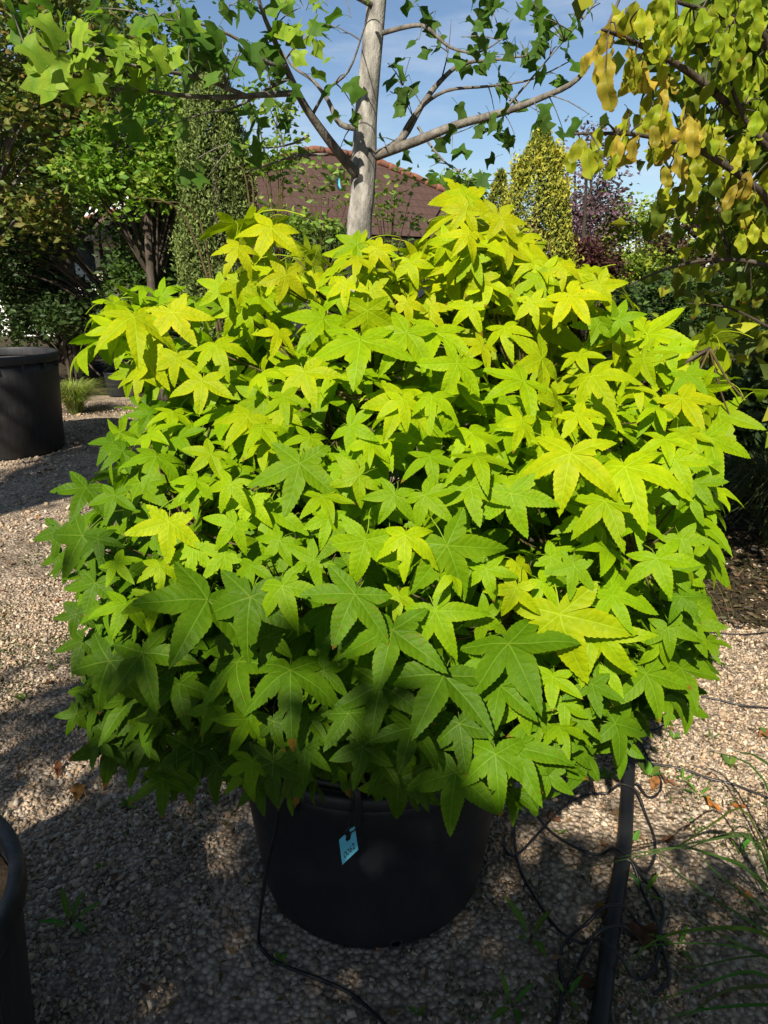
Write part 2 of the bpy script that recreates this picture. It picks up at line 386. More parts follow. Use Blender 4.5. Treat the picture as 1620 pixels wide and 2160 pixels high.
roof_face(v, f, uv, [A, B, R1, R0]); roof_face(v, f, uv, [B, Cc, R1]); roof_face(v, f, uv, [Cc, D, R0, R1]); roof_face(v, f, uv, [D, A, R0])
me = mesh('roof', v, f); lay = me.uv_layers.new(name='UVMap'); lay.data.foreach_set('uv', [c for q in uv for c in q])
roof = link('roof', me, M['roof'], house)
mb = MB(); mb.tube([(0, 0, 0), (0.2, 0, 0.012), (0.42, 0, 0.0)], [0.085, 0.10, 0.115], 8, 2)
rt = mesh('ridge_tile', mb.v, mb.f, True); rt.materials.append(M['ridge'])
for (p, q) in ((R0, R1), (A, R0), (B, R1), (Cc, R1), (D, R0)):
    n = int((q - p).length / 0.38); d = (q - p).normalized()
    for k in range(n):
        o = link('ridge_tile', rt, None, roof)
        o.matrix_basis = Matrix.Translation(p + d * k * 0.38 + Vector((0, 0, 0.03))) @ d.to_track_quat('X', 'Z').to_matrix().to_4x4()
mb = MB()
for (p, q) in ((A, B), (B, Cc), (Cc, D), (D, A)):
    d = (q - p).normalized(); n = Vector((-d.y, d.x, 0)); R = Matrix((d, n, Vector((0, 0, 1)))).transposed()
    mb.box((p + q) / 2 + n * 0.06 - Vector((0, 0, 0.13)), ((q - p).length - 0.02, 0.05, 0.2), R)
mb.build('fascia', M['dark_wood'], house)
mb = MB(); R = Matrix((ux, uy, Vector((0, 0, 1)))).transposed()
mb.box(mid - Vector((0, 0, mid.z - 1.15)), ((B - A).length - 1.4, Wd - 1.4, 2.3), R); wall = mb.build('wall', M['render_wall'], house)
for k in range(4):
    c = A + ux * (2.2 + k * 3.2) + uy * 0.69 + Vector((0, 0, 1.35 - ez))
    mb = MB(); mb.box(c - uy * 0.02, (1.2, 0.06, 1.2), R); wo = mb.build('window', M['dark_wood'], house)
    for sgn in (-1, 1):
        mb = MB(); mb.box(c + ux * 0.28 * sgn - uy * 0.055, (0.5, 0.02, 1.06), R); mb.build('pane', M['glass'], wo)

wb = empty('white_building', (-11.5, 22, 0), 'white walled building glimpsed through the dark trees', 'building')
mb = MB(); mb.box((-10.5, 22, 2.2), (9, 7, 4.4)); mb.build('wall', M['white_wall'], wb)
mb = MB(); v = [(-15.3, 18.2, 4.4), (-5.7, 18.2, 4.4), (-5.7, 25.8, 4.4), (-15.3, 25.8, 4.4), (-15.3, 22, 6.2), (-5.7, 22, 6.2)]
mb.add(v, [(0, 1, 5, 4), (2, 3, 4, 5), (1, 2, 5), (3, 0, 4), (0, 3, 2, 1)]); mb.build('roof', M['grey_roof'], wb)
for k in range(3):
    mb = MB(); mb.box((-13.4 + k * 2.9, 18.48, 2.0), (1.1, 0.08, 1.3)); mb.build('window', M['glass'], wb)

# ================================================================== TREES OF THE BACKGROUND
def leaf_cloud(pts, size, cols, rng, flat=0.5, aspect=1.9, droop=0.0, updir=0.0):
    """pts (n,3) -> diamond leaves folded along the midrib; returns V, F, C"""
    n = len(pts); d = rng.normal(size=(n, 3)); d[:, 2] = d[:, 2] * (1 - flat) - droop + updir; d /= np.linalg.norm(d, axis=1)[:, None] + 1e-9
    s = rng.normal(size=(n, 3)); s -= d * (s * d).sum(1)[:, None]; s /= np.linalg.norm(s, axis=1)[:, None] + 1e-9
    nn = np.cross(d, s); L = size * rng.uniform(0.65, 1.3, n); W = L / aspect
    a = pts; b = pts + d * (L * 0.45)[:, None] + s * (W * 0.5)[:, None] + nn * (W * 0.14)[:, None]
    c = pts + d * L[:, None] - nn * (L * 0.10)[:, None]; e = pts + d * (L * 0.45)[:, None] - s * (W * 0.5)[:, None] + nn * (W * 0.14)[:, None]
    V = np.stack([a, b, c, e], 1).reshape(-1, 3); i = np.arange(n) * 4
    F = np.concatenate([np.stack([i, i + 1, i + 2], 1), np.stack([i, i + 2, i + 3], 1)])
    return V, F, np.repeat(cols, 4, 0)
def pick_cols(pal, n, rng, var=0.25, clump=None):
    pal = np.array(pal); k = rng.integers(0, len(pal), n) if clump is None else clump % len(pal)
    return pal[k] * rng.uniform(1 - var, 1 + var, (n, 1)) * rng.uniform(0.93, 1.07, (n, 3))
def sub_part(o):
    o['kind'] = 'stuff'; return o
def tree(name, label, cat, base, blobs, n, size, pal, seed, trunk_r=0.12, trunk_mat='bark_dark', clumps=60, spread=0.22, group=None,
         shell=0.55, mat='foliage', aspect=1.9, flat=0.5, droop=0.0, limbs=True, stems=1):
    """blobs: (cx,cy,cz,rx,ry,rz) in world metres; leaves gather in clumps inside them, trunk and limbs reach the clumps"""
    rng = np.random.default_rng(seed); base = Vector(base); root = empty(name, base, label, cat, group)
    B = np.array(blobs, float); vol = B[:, 3] * B[:, 4] * B[:, 5]; w = vol ** 0.7; w /= w.sum()
    bi = rng.choice(len(B), clumps, p=w); d = rng.normal(size=(clumps, 3)); d /= np.linalg.norm(d, axis=1)[:, None]
    rr = shell + (1 - shell) * rng.random(clumps) ** 0.6
    cc = B[bi, :3] + d * rr[:, None] * B[bi, 3:]
    ci = rng.integers(0, clumps, n); sg = spread * B[bi[ci], 3:].mean(1) * rng.uniform(0.6, 1.2, clumps)[ci]
    pts = cc[ci] + rng.normal(size=(n, 3)) * sg[:, None] * np.array([1, 1, 0.7]); pts[:, 2] = np.maximum(pts[:, 2], 0.05)
    ck = rng.integers(0, 1000, clumps)
    cols = pick_cols(pal, n, rng, clump=np.where(rng.random(n) < 0.6, ck[ci], rng.integers(0, 1000, n)))
    V, F, C = leaf_cloud(pts, size, cols, rng, flat, aspect, droop)
    sub_part(link('crown', np_mesh('crown', V, F, C), M[mat], root))
    top = Vector(B[:, :3].mean(0)); mb = MB()
    for s in range(stems):
        off = Vector((0, 0, 0)) if stems == 1 else Vector((rng.normal(0, 0.25), rng.normal(0, 0.25), 0))
        pm = (base + off).lerp(top + off * 2, 0.5) + Vector(rng.normal(0, 0.06, 3))
        mb.tube([base + off - Vector((0, 0, 0.05)), pm, top + off * 2, top + off * 2.6 + Vector((0, 0, B[:, 5].max() * 0.6))], [trunk_r * 1.25, trunk_r, trunk_r * 0.6, trunk_r * 0.15], 8, 4)
    mb.build('trunk', M[trunk_mat], root, True)
    if limbs:
        mb = MB()
        for k in range(0, clumps, max(1, clumps // 28)):
            c = Vector(cc[k]); hgt = min(max((c.z - base.z) * 0.55, 0.3), top.z + 0.2)
            s0 = base.lerp(top, min(1, hgt / max(0.1, top.z - base.z)))
            mb.tube([s0, s0.lerp(c, 0.5) + Vector((0, 0, 0.12 * (c - s0).length)), c], [trunk_r * 0.42, trunk_r * 0.25, trunk_r * 0.08], 5, 3)
        sub_part(mb.build('limbs', M[trunk_mat], root, True))
    return root
def conifer(name, label, base, h, prof, n, size, pal, seed, mat='needle', updir=0.9, lumps=70, trunk_mat='bark_dark', group=None, aspect=2.6):
    """column or cone of upright sprays: prof maps height fraction -> radius"""
    rng = np.random.default_rng(seed); base = Vector(base); root = empty(name, base, label, 'conifer', group)
    hs = np.array([p[0] for p in prof]); rs = np.array([p[1] for p in prof])
    lh = rng.random(lumps); la = rng.random(lumps) * 2 * np.pi; lr = np.interp(lh, hs, rs) * rng.uniform(0.62, 1.02, lumps)
    lc = np.stack([np.cos(la) * lr, np.sin(la) * lr, lh * h], 1)
    li = rng.integers(0, lumps, n); loc = lc[li] + rng.normal(size=(n, 3)) * np.array([0.10, 0.10, 0.22]) * (np.interp(lh[li], hs, rs)[:, None] * 0.9 + 0.12)
    k = rng.random(n) < 0.5
    a2 = rng.random(n) * 2 * np.pi; h2 = rng.random(n) ** 1.1; r2 = np.interp(h2, hs, rs) * rng.uniform(0.75, 0.98, n)
    loc[k] = np.stack([np.cos(a2) * r2, np.sin(a2) * r2, h2 * h], 1)[k]
    loc[:, 2] = np.maximum(loc[:, 2], 0.04); pts = loc + np.array(base)
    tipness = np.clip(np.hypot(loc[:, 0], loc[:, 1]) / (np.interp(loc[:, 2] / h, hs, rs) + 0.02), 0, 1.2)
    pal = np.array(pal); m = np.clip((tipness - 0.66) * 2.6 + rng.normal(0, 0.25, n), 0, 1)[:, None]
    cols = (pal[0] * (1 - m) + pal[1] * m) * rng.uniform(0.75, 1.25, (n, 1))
    V, F, C = leaf_cloud(pts, size, cols, rng, 0.0, aspect, 0.0, updir)
    sub_part(link('crown', np_mesh('crown', V, F, C), M[mat], root))
    mb = MB(); mb.tube([base - Vector((0, 0, 0.05)), base + Vector((0, 0, h * 0.5)), base + Vector((0.02, 0, h * 0.93))], [0.09, 0.06, 0.015], 8, 3)
    mb.build('trunk', M[trunk_mat], root, True)
    return root

def bl(px, py, Y, rx, ry, rz):
    p = P(px, py, Y); return (p.x, p.y, p.z, rx, ry, rz)
def base_at(px, Y):
    return (P(px, 600, Y).x, Y, 0)
# left side
olive = [(0.12, 0.17, 0.03), (0.15, 0.185, 0.035), (0.17, 0.155, 0.035), (0.10, 0.15, 0.028), (0.18, 0.13, 0.035)]
deep = [(0.028, 0.058, 0.014), (0.038, 0.072, 0.018), (0.045, 0.078, 0.024), (0.024, 0.045, 0.014)]
fresh = [(0.11, 0.22, 0.02), (0.15, 0.26, 0.025), (0.08, 0.17, 0.018), (0.20, 0.27, 0.03)]
mid_g = [(0.05, 0.10, 0.018), (0.065, 0.125, 0.02), (0.04, 0.08, 0.015)]
tree('maple_tree', 'olive bronze leaved maple with bare grey twigs at the left above the big pot', 'tree', base_at(-170, 8.4),
     [bl(20, 340, 8.4, 0.8, 0.8, 0.9), bl(130, 260, 8.5, 0.75, 0.8, 0.65), bl(-80, 120, 8.2, 1.2, 1.1, 1.1), bl(80, 90, 8.4, 0.9, 0.9, 0.7)],
     11500, 0.095, olive, 31, 0.05, 'bark_branch', 95, 0.26)
tree('lime_tree', 'bright green sunlit broadleaf tree behind the olive maple', 'tree', base_at(330, 8.0),
     [bl(360, 360, 7.9, 0.42, 0.4, 0.42), bl(270, 330, 7.7, 0.5, 0.45, 0.45), bl(380, 260, 8.2, 0.5, 0.5, 0.5), bl(200, 370, 7.7, 0.3, 0.4, 0.25)], 7500, 0.085, fresh, 32, 0.05, 'bark_dark', 60, 0.26)
tree('hornbeam', 'tall dark green tree filling the upper left behind the maple', 'tree', base_at(130, 13),
     [bl(100, 150, 13, 2.0, 1.6, 2.2), bl(230, 250, 13, 1.3, 1.3, 1.6), bl(-60, 380, 12, 1.6, 1.5, 1.6)], 15000, 0.13, deep + mid_g, 33, 0.2, 'bark_dark', 90, 0.26)
tree('yew_tree', 'dark evergreen tree in shade between the maple and the white building', 'tree', base_at(250, 9.2),
     [bl(330, 500, 9.2, 0.40, 0.5, 0.5), bl(20, 510, 9.0, 0.5, 0.5, 0.6), bl(340, 580, 9.2, 0.42, 0.6, 0.4), bl(180, 660, 9.0, 0.8, 0.5, 0.15)], 7500, 0.075, deep, 34, 0.05, 'bark_dark', 80, 0.24)
tree('elder_shrub', 'low mixed green shrub in the dark corner behind the big pot', 'shrub', base_at(110, 9.6),
     [bl(120, 660, 9.6, 0.75, 0.5, 0.4), bl(0, 640, 9.4, 0.8, 0.5, 0.5), bl(220, 680, 9.8, 0.5, 0.4, 0.35)], 8000, 0.07, deep + [(0.07, 0.12, 0.03)], 35, 0.03, 'bark_dark', 60, 0.3, stems=3)
tree('viburnum_shrub', 'green shrub with drooping leaves at the foot of the juniper', 'shrub', base_at(350, 8.4),
     [bl(350, 620, 8.4, 0.5, 0.45, 0.4), bl(335, 570, 8.6, 0.3, 0.4, 0.35), bl(390, 690, 8.2, 0.35, 0.35, 0.3)], 6000, 0.09, mid_g + [(0.09, 0.10, 0.05)], 36, 0.025, 'bark_dark', 55, 0.3, stems=3)
tree('holly_shrub', 'dense dark holly filling the corner left of the white wall', 'shrub', base_at(20, 9.8), [bl(20, 560, 9.8, 0.55, 0.4, 0.6), bl(70, 600, 9.6, 0.45, 0.4, 0.35), bl(-40, 480, 10, 0.5, 0.4, 0.5)], 9000, 0.085, deep, 45, 0.04, 'bark_dark', 80, 0.26)
tree('holly_shrub', 'dense dark holly standing between the white wall and the juniper', 'shrub', base_at(320, 8.9), [bl(320, 500, 8.9, 0.38, 0.35, 0.45), bl(290, 590, 8.8, 0.4, 0.35, 0.35), bl(370, 560, 8.9, 0.3, 0.3, 0.4)], 7500, 0.08, deep + mid_g, 46, 0.035, 'bark_dark', 70, 0.26)
jb = base_at(470, 7.6)
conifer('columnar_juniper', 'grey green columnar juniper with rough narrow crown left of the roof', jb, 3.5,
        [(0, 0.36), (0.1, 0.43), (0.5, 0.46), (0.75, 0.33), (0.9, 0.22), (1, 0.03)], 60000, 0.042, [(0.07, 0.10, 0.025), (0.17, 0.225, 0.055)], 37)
tree('climbing_vine', 'leafy climber covering the house wall under the eaves', 'vine', base_at(690, 13.4),
     [bl(690, 540, 13.4, 0.75, 0.35, 0.45), bl(640, 520, 13.2, 0.5, 0.3, 0.4), bl(800, 560, 14.6, 0.8, 0.3, 0.4)], 9000, 0.10, mid_g + [(0.10, 0.17, 0.03)], 38, 0.03, 'bark_dark', 70, 0.28, stems=3)
for i, (px, top, Y, lab) in enumerate(((575, 190, 6.3, 'slender young birch with pale green leaves close beside the juniper'), (650, 330, 6.0, 'thin leaning sapling with pale green leaves before the tiled roof'), (815, 400, 6.6, 'young sapling with pale green leaves right of the tulip tree trunk'))):
    b0 = P(px, 600, Y); tp = P(px + (8, 40, 12)[i], top, Y)
    tree('young_tree', lab, 'tree', (b0.x, Y, 0), [(tp.x, Y, tp.z - k * 0.34, 0.26, 0.26, 0.2) for k in range((5, 4, 3)[i])],
         (900, 600, 380)[i], 0.065, [(0.16, 0.26, 0.03), (0.22, 0.32, 0.04), (0.12, 0.2, 0.03)], 40 + i, 0.012, 'twig', 30, 0.3, 'young trees before the house', stems=(3, 2, 1)[i])
# right side
gold = [(0.09, 0.13, 0.018), (0.43, 0.40, 0.05)]
b = base_at(1122, 9.0)
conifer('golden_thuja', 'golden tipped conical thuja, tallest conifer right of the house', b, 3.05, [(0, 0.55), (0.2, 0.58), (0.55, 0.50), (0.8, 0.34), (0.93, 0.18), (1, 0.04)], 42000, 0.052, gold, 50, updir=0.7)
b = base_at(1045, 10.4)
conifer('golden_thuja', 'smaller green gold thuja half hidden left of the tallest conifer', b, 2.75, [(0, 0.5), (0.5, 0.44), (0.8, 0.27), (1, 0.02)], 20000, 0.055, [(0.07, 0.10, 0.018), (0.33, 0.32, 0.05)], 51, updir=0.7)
tree('acacia_tree', 'light green feathery tree showing above the right hip of the roof', 'tree', base_at(915, 27), [bl(890, 425, 27, 1.2, 1.0, 0.6), bl(960, 415, 27.5, 1.0, 1.0, 0.6)], 3000, 0.22, fresh, 52, 0.06, 'bark_dark', 40, 0.3)
purple = [(0.17, 0.10, 0.15), (0.20, 0.12, 0.16), (0.13, 0.075, 0.10)]
tree('purple_smoke_tree', 'sparse upright tree with fine purple leaves against the sky', 'tree', base_at(1250, 12),
     [bl(1240, 390, 12, 0.45, 0.45, 1.0), bl(1275, 450, 12, 0.42, 0.4, 0.6), bl(1215, 480, 12, 0.4, 0.4, 0.6)], 3600, 0.075, purple, 53, 0.04, 'bark_dark', 90, 0.30, stems=3, shell=0.2)
tree('red_maple_shrub', 'low rounded dark red japanese maple between thuja and green tree', 'shrub', base_at(1240, 9.6),
     [bl(1235, 555, 9.6, 0.40, 0.4, 0.26), bl(1275, 600, 9.4, 0.32, 0.35, 0.3), bl(1215, 610, 9.6, 0.35, 0.4, 0.35)], 8000, 0.06, [(0.075, 0.022, 0.024), (0.10, 0.03, 0.03), (0.05, 0.018, 0.02)], 54, 0.03, 'bark_dark', 60, 0.28, stems=2)
tree('golden_locust', 'rounded yellow green tree beside the dark red shrub', 'tree', base_at(1340, 12),
     [bl(1340, 520, 12, 0.66, 0.55, 0.6), bl(1400, 570, 12, 0.5, 0.5, 0.4), bl(1290, 580, 11.8, 0.45, 0.4, 0.4)], 14000, 0.085, [(0.24, 0.31, 0.035), (0.32, 0.37, 0.04), (0.17, 0.25, 0.035)], 55, 0.06, 'bark_dark', 60, 0.26)
tree('copper_beech', 'bronze purple leaved tree at the right behind the amber leaved branches', 'tree', base_at(1520, 10),
     [bl(1500, 510, 10, 0.7, 0.6, 0.35), bl(1580, 470, 10, 0.6, 0.6, 0.4)], 5500, 0.085, [(0.075, 0.035, 0.025), (0.10, 0.06, 0.03), (0.05, 0.03, 0.02)], 56, 0.07, 'bark_dark', 45, 0.3)
tree('laurel_hedge', 'low dark green hedge behind the right shoulder of the potted shrub', 'hedge', base_at(1360, 8.0),
     [bl(1290, 680, 8, 0.5, 0.4, 0.34), bl(1390, 660, 8.2, 0.55, 0.4, 0.4), bl(1480, 660, 8.2, 0.6, 0.4, 0.42), bl(1590, 660, 8.2, 0.7, 0.4, 0.5)], 12000, 0.07, deep + mid_g, 57, 0.03, 'bark_dark', 90, 0.26, stems=4)
tree('rhododendron', 'dark leafy shrub in deep shade behind the right edge of the potted shrub', 'shrub', base_at(1580, 4.6),
     [bl(1580, 830, 4.6, 0.42, 0.4, 0.42), bl(1680, 760, 4.6, 0.5, 0.4, 0.5), bl(1560, 960, 4.6, 0.32, 0.35, 0.3)], 6500, 0.085, deep, 58, 0.03, 'bark_dark', 60, 0.28, stems=3)
# woods that close the view and go on past both sides
for i, (x, y, s, h) in enumerate(((-16, 19, 3.4, 4.2), (-20, 10, 3.2, 4.8), (-13, 5, 2.6, 4.2), (-4, 32, 3.4, 3.4), (9, 30, 2.6, 2.0), (15, 25, 3.0, 2.6), (13, 14, 2.6, 3.2), (10, 7, 2.3, 3.2), (9, 0, 2.4, 3.6))):
    tree('garden_tree', ('broad green garden tree closing the view far behind the maple', 'broad green garden tree beyond the left edge of the path', 'green garden tree at the left end of the gravel yard', 'green garden tree behind the tiled roof',
         'low green garden tree far behind the golden thuja', 'low green garden tree far behind the yellow green tree', 'green garden tree behind the bronze purple tree', 'green garden tree at the right end of the beds', 'green garden tree at the right end of the gravel yard')[i], 'tree',
         (x, y, 0), [(x, y, h * 0.62, s * 0.8, s * 0.8, h * 0.42), (x + 0.6 * s, y, h * 0.5, s * 0.5, s * 0.6, h * 0.35)], 6000, 0.22, mid_g + deep, 70 + i, 0.15, 'bark_dark', 60, 0.28, 'garden trees around the nursery')
tree('unseen_tree', 'added unseen tree at the right of the yard dimming the sky light', 'tree', (4.4, 0.4, 0), [(4.2, 0.4, 4.6, 1.9, 2.0, 1.6), (3.6, 0.9, 6.0, 1.8, 1.9, 1.3), (4.6, -1.2, 5.0, 1.7, 1.7, 1.7)], 12000, 0.17, mid_g + deep, 85, 0.13, 'bark_dark', 90, 0.26)  # added out of view to block skylight and darken the right background
tree('unseen_tree', 'added unseen tree at the left of the yard shading a band of the path', 'tree', (-4.6, 0.6, 0), [(-4.1, 0.5, 4.9, 0.9, 0.8, 0.5)], 2800, 0.17, mid_g + deep, 86, 0.13, 'bark_dark', 80, 0.26)  # added out of view, crown placed to throw a shade band on the path
# the trees behind the photographer whose shade lies over the foreground
for i, (tops, lab) in enumerate((([(-4.4, 4.9), (-3.6, 4.85), (-2.9, 4.7)], 'tall dense tree left behind the viewpoint shading the gravel'), ([(-2.35, 4.48), (-1.85, 4.42), (-1.35, 4.34)], 'dense tree right behind the viewpoint shading the pot'),
                                 ([(-0.8, 4.08), (-0.2, 3.85), (0.5, 3.65), (1.1, 3.5)], 'lower dense tree right behind the viewpoint shading the pipe'))):
    xm = sum(q[0] for q in tops) / len(tops)
    tree('shade_tree', lab, 'tree', (xm, -3.0, 0), [(x, -3.0, tp - 0.72, 0.42, 0.7, 0.62) for x, tp in tops] + [(x, -3.0, tp - 1.8, 0.45, 0.8, 0.9) for x, tp in tops], 8200, 0.11, mid_g, 90 + i, 0.09, 'bark_dark', 130, 0.22, 'trees casting the foreground shade', shell=0.1)
# ================================================================== LEAF SHAPES
def petiole(v, f, uv, pts, r=0.012):
    mb = MB(); mb.tube(pts, r, 4, 2, cap=False); b = len(v); v += list(mb.v)
    for q in mb.f: f.append(tuple(i + b for i in q)); uv += [(0.5, 0.0)] * 4
def gum_leaf(seed, droop, mat):
    """five pointed, saw-toothed lobes; middle lobe along +Y, length 1, upper face +Z"""
    r = random.Random(seed); j = lambda s: r.uniform(-s, s)
    ang = [-124 + j(8), -62 + j(5), 0 + j(3), 62 + j(5), 124 + j(8)]; ln = [0.70 + j(.09), 0.96 + j(.07), 1.0, 0.96 + j(.07), 0.70 + j(.09)]
    sin_r = [0.10, 0.33 + j(.03), 0.36 + j(.03), 0.36 + j(.03), 0.33 + j(.03), 0.10]; sin_a = [-178] + [(ang[i] + ang[i + 1]) / 2 for i in range(4)] + [178]
    pl = lambda R, A: (R * math.sin(rad(A)), R * math.cos(rad(A)))
    v, f, uv = [], [], []; bend = [j(0.10) for _ in ang]; dr = [droop * (1 + j(0.55)) if q != 2 else droop for q in range(5)]; ph = r.uniform(0, 6); fold = 0.24 + j(.16); crl = j(0.55)
    def z(x, y, perp, k):
        rr = x * x + y * y
        return -dr[k] * rr * (0.6 + 0.4 * math.sqrt(rr)) + fold * perp * (0.6 - 0.5 * rr) + 0.034 * math.sin(7 * x + ph) * math.cos(6 * y - ph) + crl * max(0, rr - .35) * perp * 2.2
    NS = 9
    for k in range(5):
        ca, sa = math.cos(rad(ang[k])), math.sin(rad(ang[k]))
        for side in (0, 1):
            bt = r.uniform(.2, .8) if r.random() < .16 else -1; bw = r.uniform(.03, .09); bd = r.uniform(.35, .8)
            s0 = pl(sin_r[k + side], sin_a[k + side]); tip = pl(ln[k], ang[k])
            sg = 1 if side else -1; edge = []; ribs = []
            wmax = (0.200 if k in (1, 2, 3) else 0.172) * (1 + j(.08))
            u0 = s0[0] * sa + s0[1] * ca; p0 = abs(s0[0] * ca - s0[1] * sa)
            for i in range(NS * 2 + 1):
                tt = i / (NS * 2.0)
                uu = u0 + (ln[k] - u0) * tt
                ss = min(1, tt / 0.3); wl = wmax * float(np.interp(tt, (0, .2, .35, .5, .65, .8, .9, 1), (1, .91, .82, .70, .53, .33, .17, 0)))
                pp = p0 * (1 - ss) + wl * ss
                if i % 2 == 0 and 0 < i < NS * 2: pp += 0.011; uu += 0.008
                if bt > 0 and abs(tt - bt) < bw: pp *= bd
                if i == NS * 2: pp = 0
                edge.append((uu, pp))
                if i % 2 == 0: ribs.append(ln[k] * (0.0 + tt ** 0.9) if i else 0.0)
            b = len(v)
            def put(uu, pp):
                bb = bend[k] * uu * uu; x = uu * sa + (sg * pp + bb) * ca; y = uu * ca - (sg * pp + bb) * sa
                v.append((x, y, z(x, y, pp, k)))
            for q in ribs: put(q, 0)
            for (uu, pp) in edge: put(uu, pp)
            nr = len(ribs); E = b + nr
            def face(ids):
                ids = ids if side else ids[::-1]
                f.append(tuple(ids))
                for i in ids:
                    uv.append((ribs[i - b], 0.0) if i < E else edge[i - E])
            for i in range(nr - 1):
                face([b + i, E + 2 * i, E + 2 * i + 1][::-1]); 
                if i < nr - 2: face([b + i, E + 2 * i + 1, E + 2 * i + 2, b + i + 1][::-1])
                else: face([b + i, E + 2 * i + 1, E + 2 * i + 2][::-1])
    petiole(v, f, uv, [(0, 0.02, -0.006), (j(.03), -0.28, -0.10), (j(.08), -0.55, -0.42), (j(.1), -0.70, -0.80)], 0.011)
    me = mesh('leaf', v, f, True); l = me.uv_layers.new(name='UVMap'); l.data.foreach_set('uv', [c for q in uv for c in q])
    if sum(q.normal.z * q.area for q in me.polygons) < 0: me.flip_normals()
    me.materials.append(mat); return me
def strip_leaf(prof, seed, mat, droop=0.2, fold=0.2, wave=0.03, pet=0.4, wob=0.0):
    """leaf from half outlines: prof = [(rib_y, edge_x, edge_y)...]"""
    r = random.Random(seed); v, f, uv = [], [], []; ph = r.uniform(0, 6); n = len(prof); cb = r.uniform(-.12, .12)
    zz = lambda x, y: -droop * y * y * (1 if y > 0 else 0.3) + fold * abs(x) * (1 - 0.4 * y) + wave * math.sin(10 * y + ph + (2 if x > 0 else 0)) * abs(x) * 4 - 0.25 * x * x
    for sg in (-1, 1):
        b = len(v); pr = [(m, max(0, x + r.uniform(-wob, wob)) if x > 0.02 else x, y) for (m, x, y) in prof]
        for (m, x, y) in pr: v.append((cb * m * m, m, zz(0, m)))
        for (m, x, y) in pr: v.append((sg * x + cb * y * y, y, zz(sg * x, y)))
        for i in range(n - 1):
            ids = [b + i, b + i + 1, b + n + i + 1, b + n + i]
            if sg > 0: ids = ids[::-1]
            f.append(tuple(ids))
            for q in ids: uv.append((pr[q - b][0], 0.0) if q < b + n else (pr[q - b - n][2], pr[q - b - n][1]))
    if pet: petiole(v, f, uv, [(0, 0.02, -0.005), (0, -pet * .5, -0.04), (0.02, -pet, -0.15)], 0.012)
    me = mesh('leaf', v, f, True); l = me.uv_layers.new(name='UVMap'); l.data.foreach_set('uv', [c for q in uv for c in q])
    if sum(q.normal.z * q.area for q in me.polygons) < 0: me.flip_normals()
    me.materials.append(mat); return me
TULIP = [(0.0, 0.03, 0.0), (0.02, 0.22, -0.05), (0.08, 0.42, 0.02), (0.15, 0.60, 0.16), (0.24, 0.42, 0.28), (0.38, 0.31, 0.42), (0.52, 0.36, 0.58), (0.66, 0.52, 0.84), (0.76, 0.34, 0.86), (0.83, 0.15, 0.84), (0.82, 0.0, 0.80)]
PARR = [(0.0, 0.02, 0.0), (0.08, 0.10, 0.06), (0.16, 0.16, 0.17), (0.25, 0.19, 0.26), (0.33, 0.225, 0.35), (0.41, 0.24, 0.43), (0.49, 0.265, 0.52), (0.56, 0.262, 0.59), (0.63, 0.268, 0.67), (0.70, 0.242, 0.74), (0.77, 0.222, 0.81), (0.83, 0.18, 0.87), (0.89, 0.135, 0.93), (0.95, 0.07, 0.97), (1.0, 0.0, 1.02)]
OVAL = [(0.0, 0.02, 0.0), (0.2, 0.16, 0.2), (0.4, 0.22, 0.42), (0.6, 0.2, 0.64), (0.8, 0.12, 0.84), (1.0, 0.0, 1.0)]
def lerp3(stops, h):
    for (h0, c0), (h1, c1) in zip(stops, stops[1:]):
        if h <= h1:
            k = (h - h0) / (h1 - h0); return [a + (b - a) * k for a, b in zip(c0, c1)]
    return list(stops[-1][1])
def frame(u, n, droop=0.0):
    """matrix columns so that local (0,1,-droop) points along u and +Z is near n"""
    u = u.normalized(); n = (n - u * n.dot(u)).normalized(); a = math.atan(droop)
    y = u * math.cos(a) + n * math.sin(a); z = n * math.cos(a) - u * math.sin(a); x = y.cross(z)
    return Matrix((x, y, z)).transposed()
def place(name, me, pos, R, s, parent, colr, sx=1.0):
    o = link(name, me, None, parent)
    o.matrix_basis = Matrix.Translation(pos) @ R.to_4x4() @ Matrix.Diagonal((s * sx, s, s, 1)); o.color = (*colr, 1)
    return o

# ================================================================== THE POT WITH THE SWEETGUM
PC = Vector((-0.03, 1.535, 0)); PK = 1.13
pot = empty('plant_pot', PC, 'large black plastic pot holding the yellow green sweetgum shrub', 'pot')
mb = MB(); mb.lathe([(PK * r_, z_) for r_, z_ in [(0.0, 0.006), (0.225, 0.004), (0.245, 0.0), (0.256, 0.012), (0.262, 0.05), (0.272, 0.15), (0.285, 0.30), (0.295, 0.415), (0.2975, 0.425), (0.2985, 0.455), (0.291, 0.457), (0.286, 0.30), (0.275, 0.2)]], PC, 96)
body = mb.build('body', M['pot'], pot, True)
mb = MB(); mb.lathe([(PK * r_, z_) for r_, z_ in [(0.297, 0.452), (0.309, 0.453), (0.313, 0.460), (0.313, 0.482), (0.308, 0.488), (0.294, 0.488), (0.289, 0.482), (0.289, 0.455)]], PC, 96)
mb.build('rim', M['pot'], pot, True)
mb = MB(); rr = random.Random(5); v = [(PC.x, PC.y, 0.43)]; 
for ring in range(1, 6):
    for k in range(40):
        a = 2 * math.pi * k / 40; q = PK * 0.2862 * ring / 5; v.append((PC.x + q * math.cos(a), PC.y + q * math.sin(a), 0.425 + rr.uniform(-.006, .008)))
f = [(0, 1 + k, 1 + (k + 1) % 40) for k in range(40)] + [(1 + (g - 1) * 40 + k, 1 + g * 40 + k, 1 + g * 40 + (k + 1) % 40, 1 + (g - 1) * 40 + (k + 1) % 40) for g in range(1, 5) for k in range(40)]
link('soil', mesh('soil', v, f, True), M['soil'], pot)
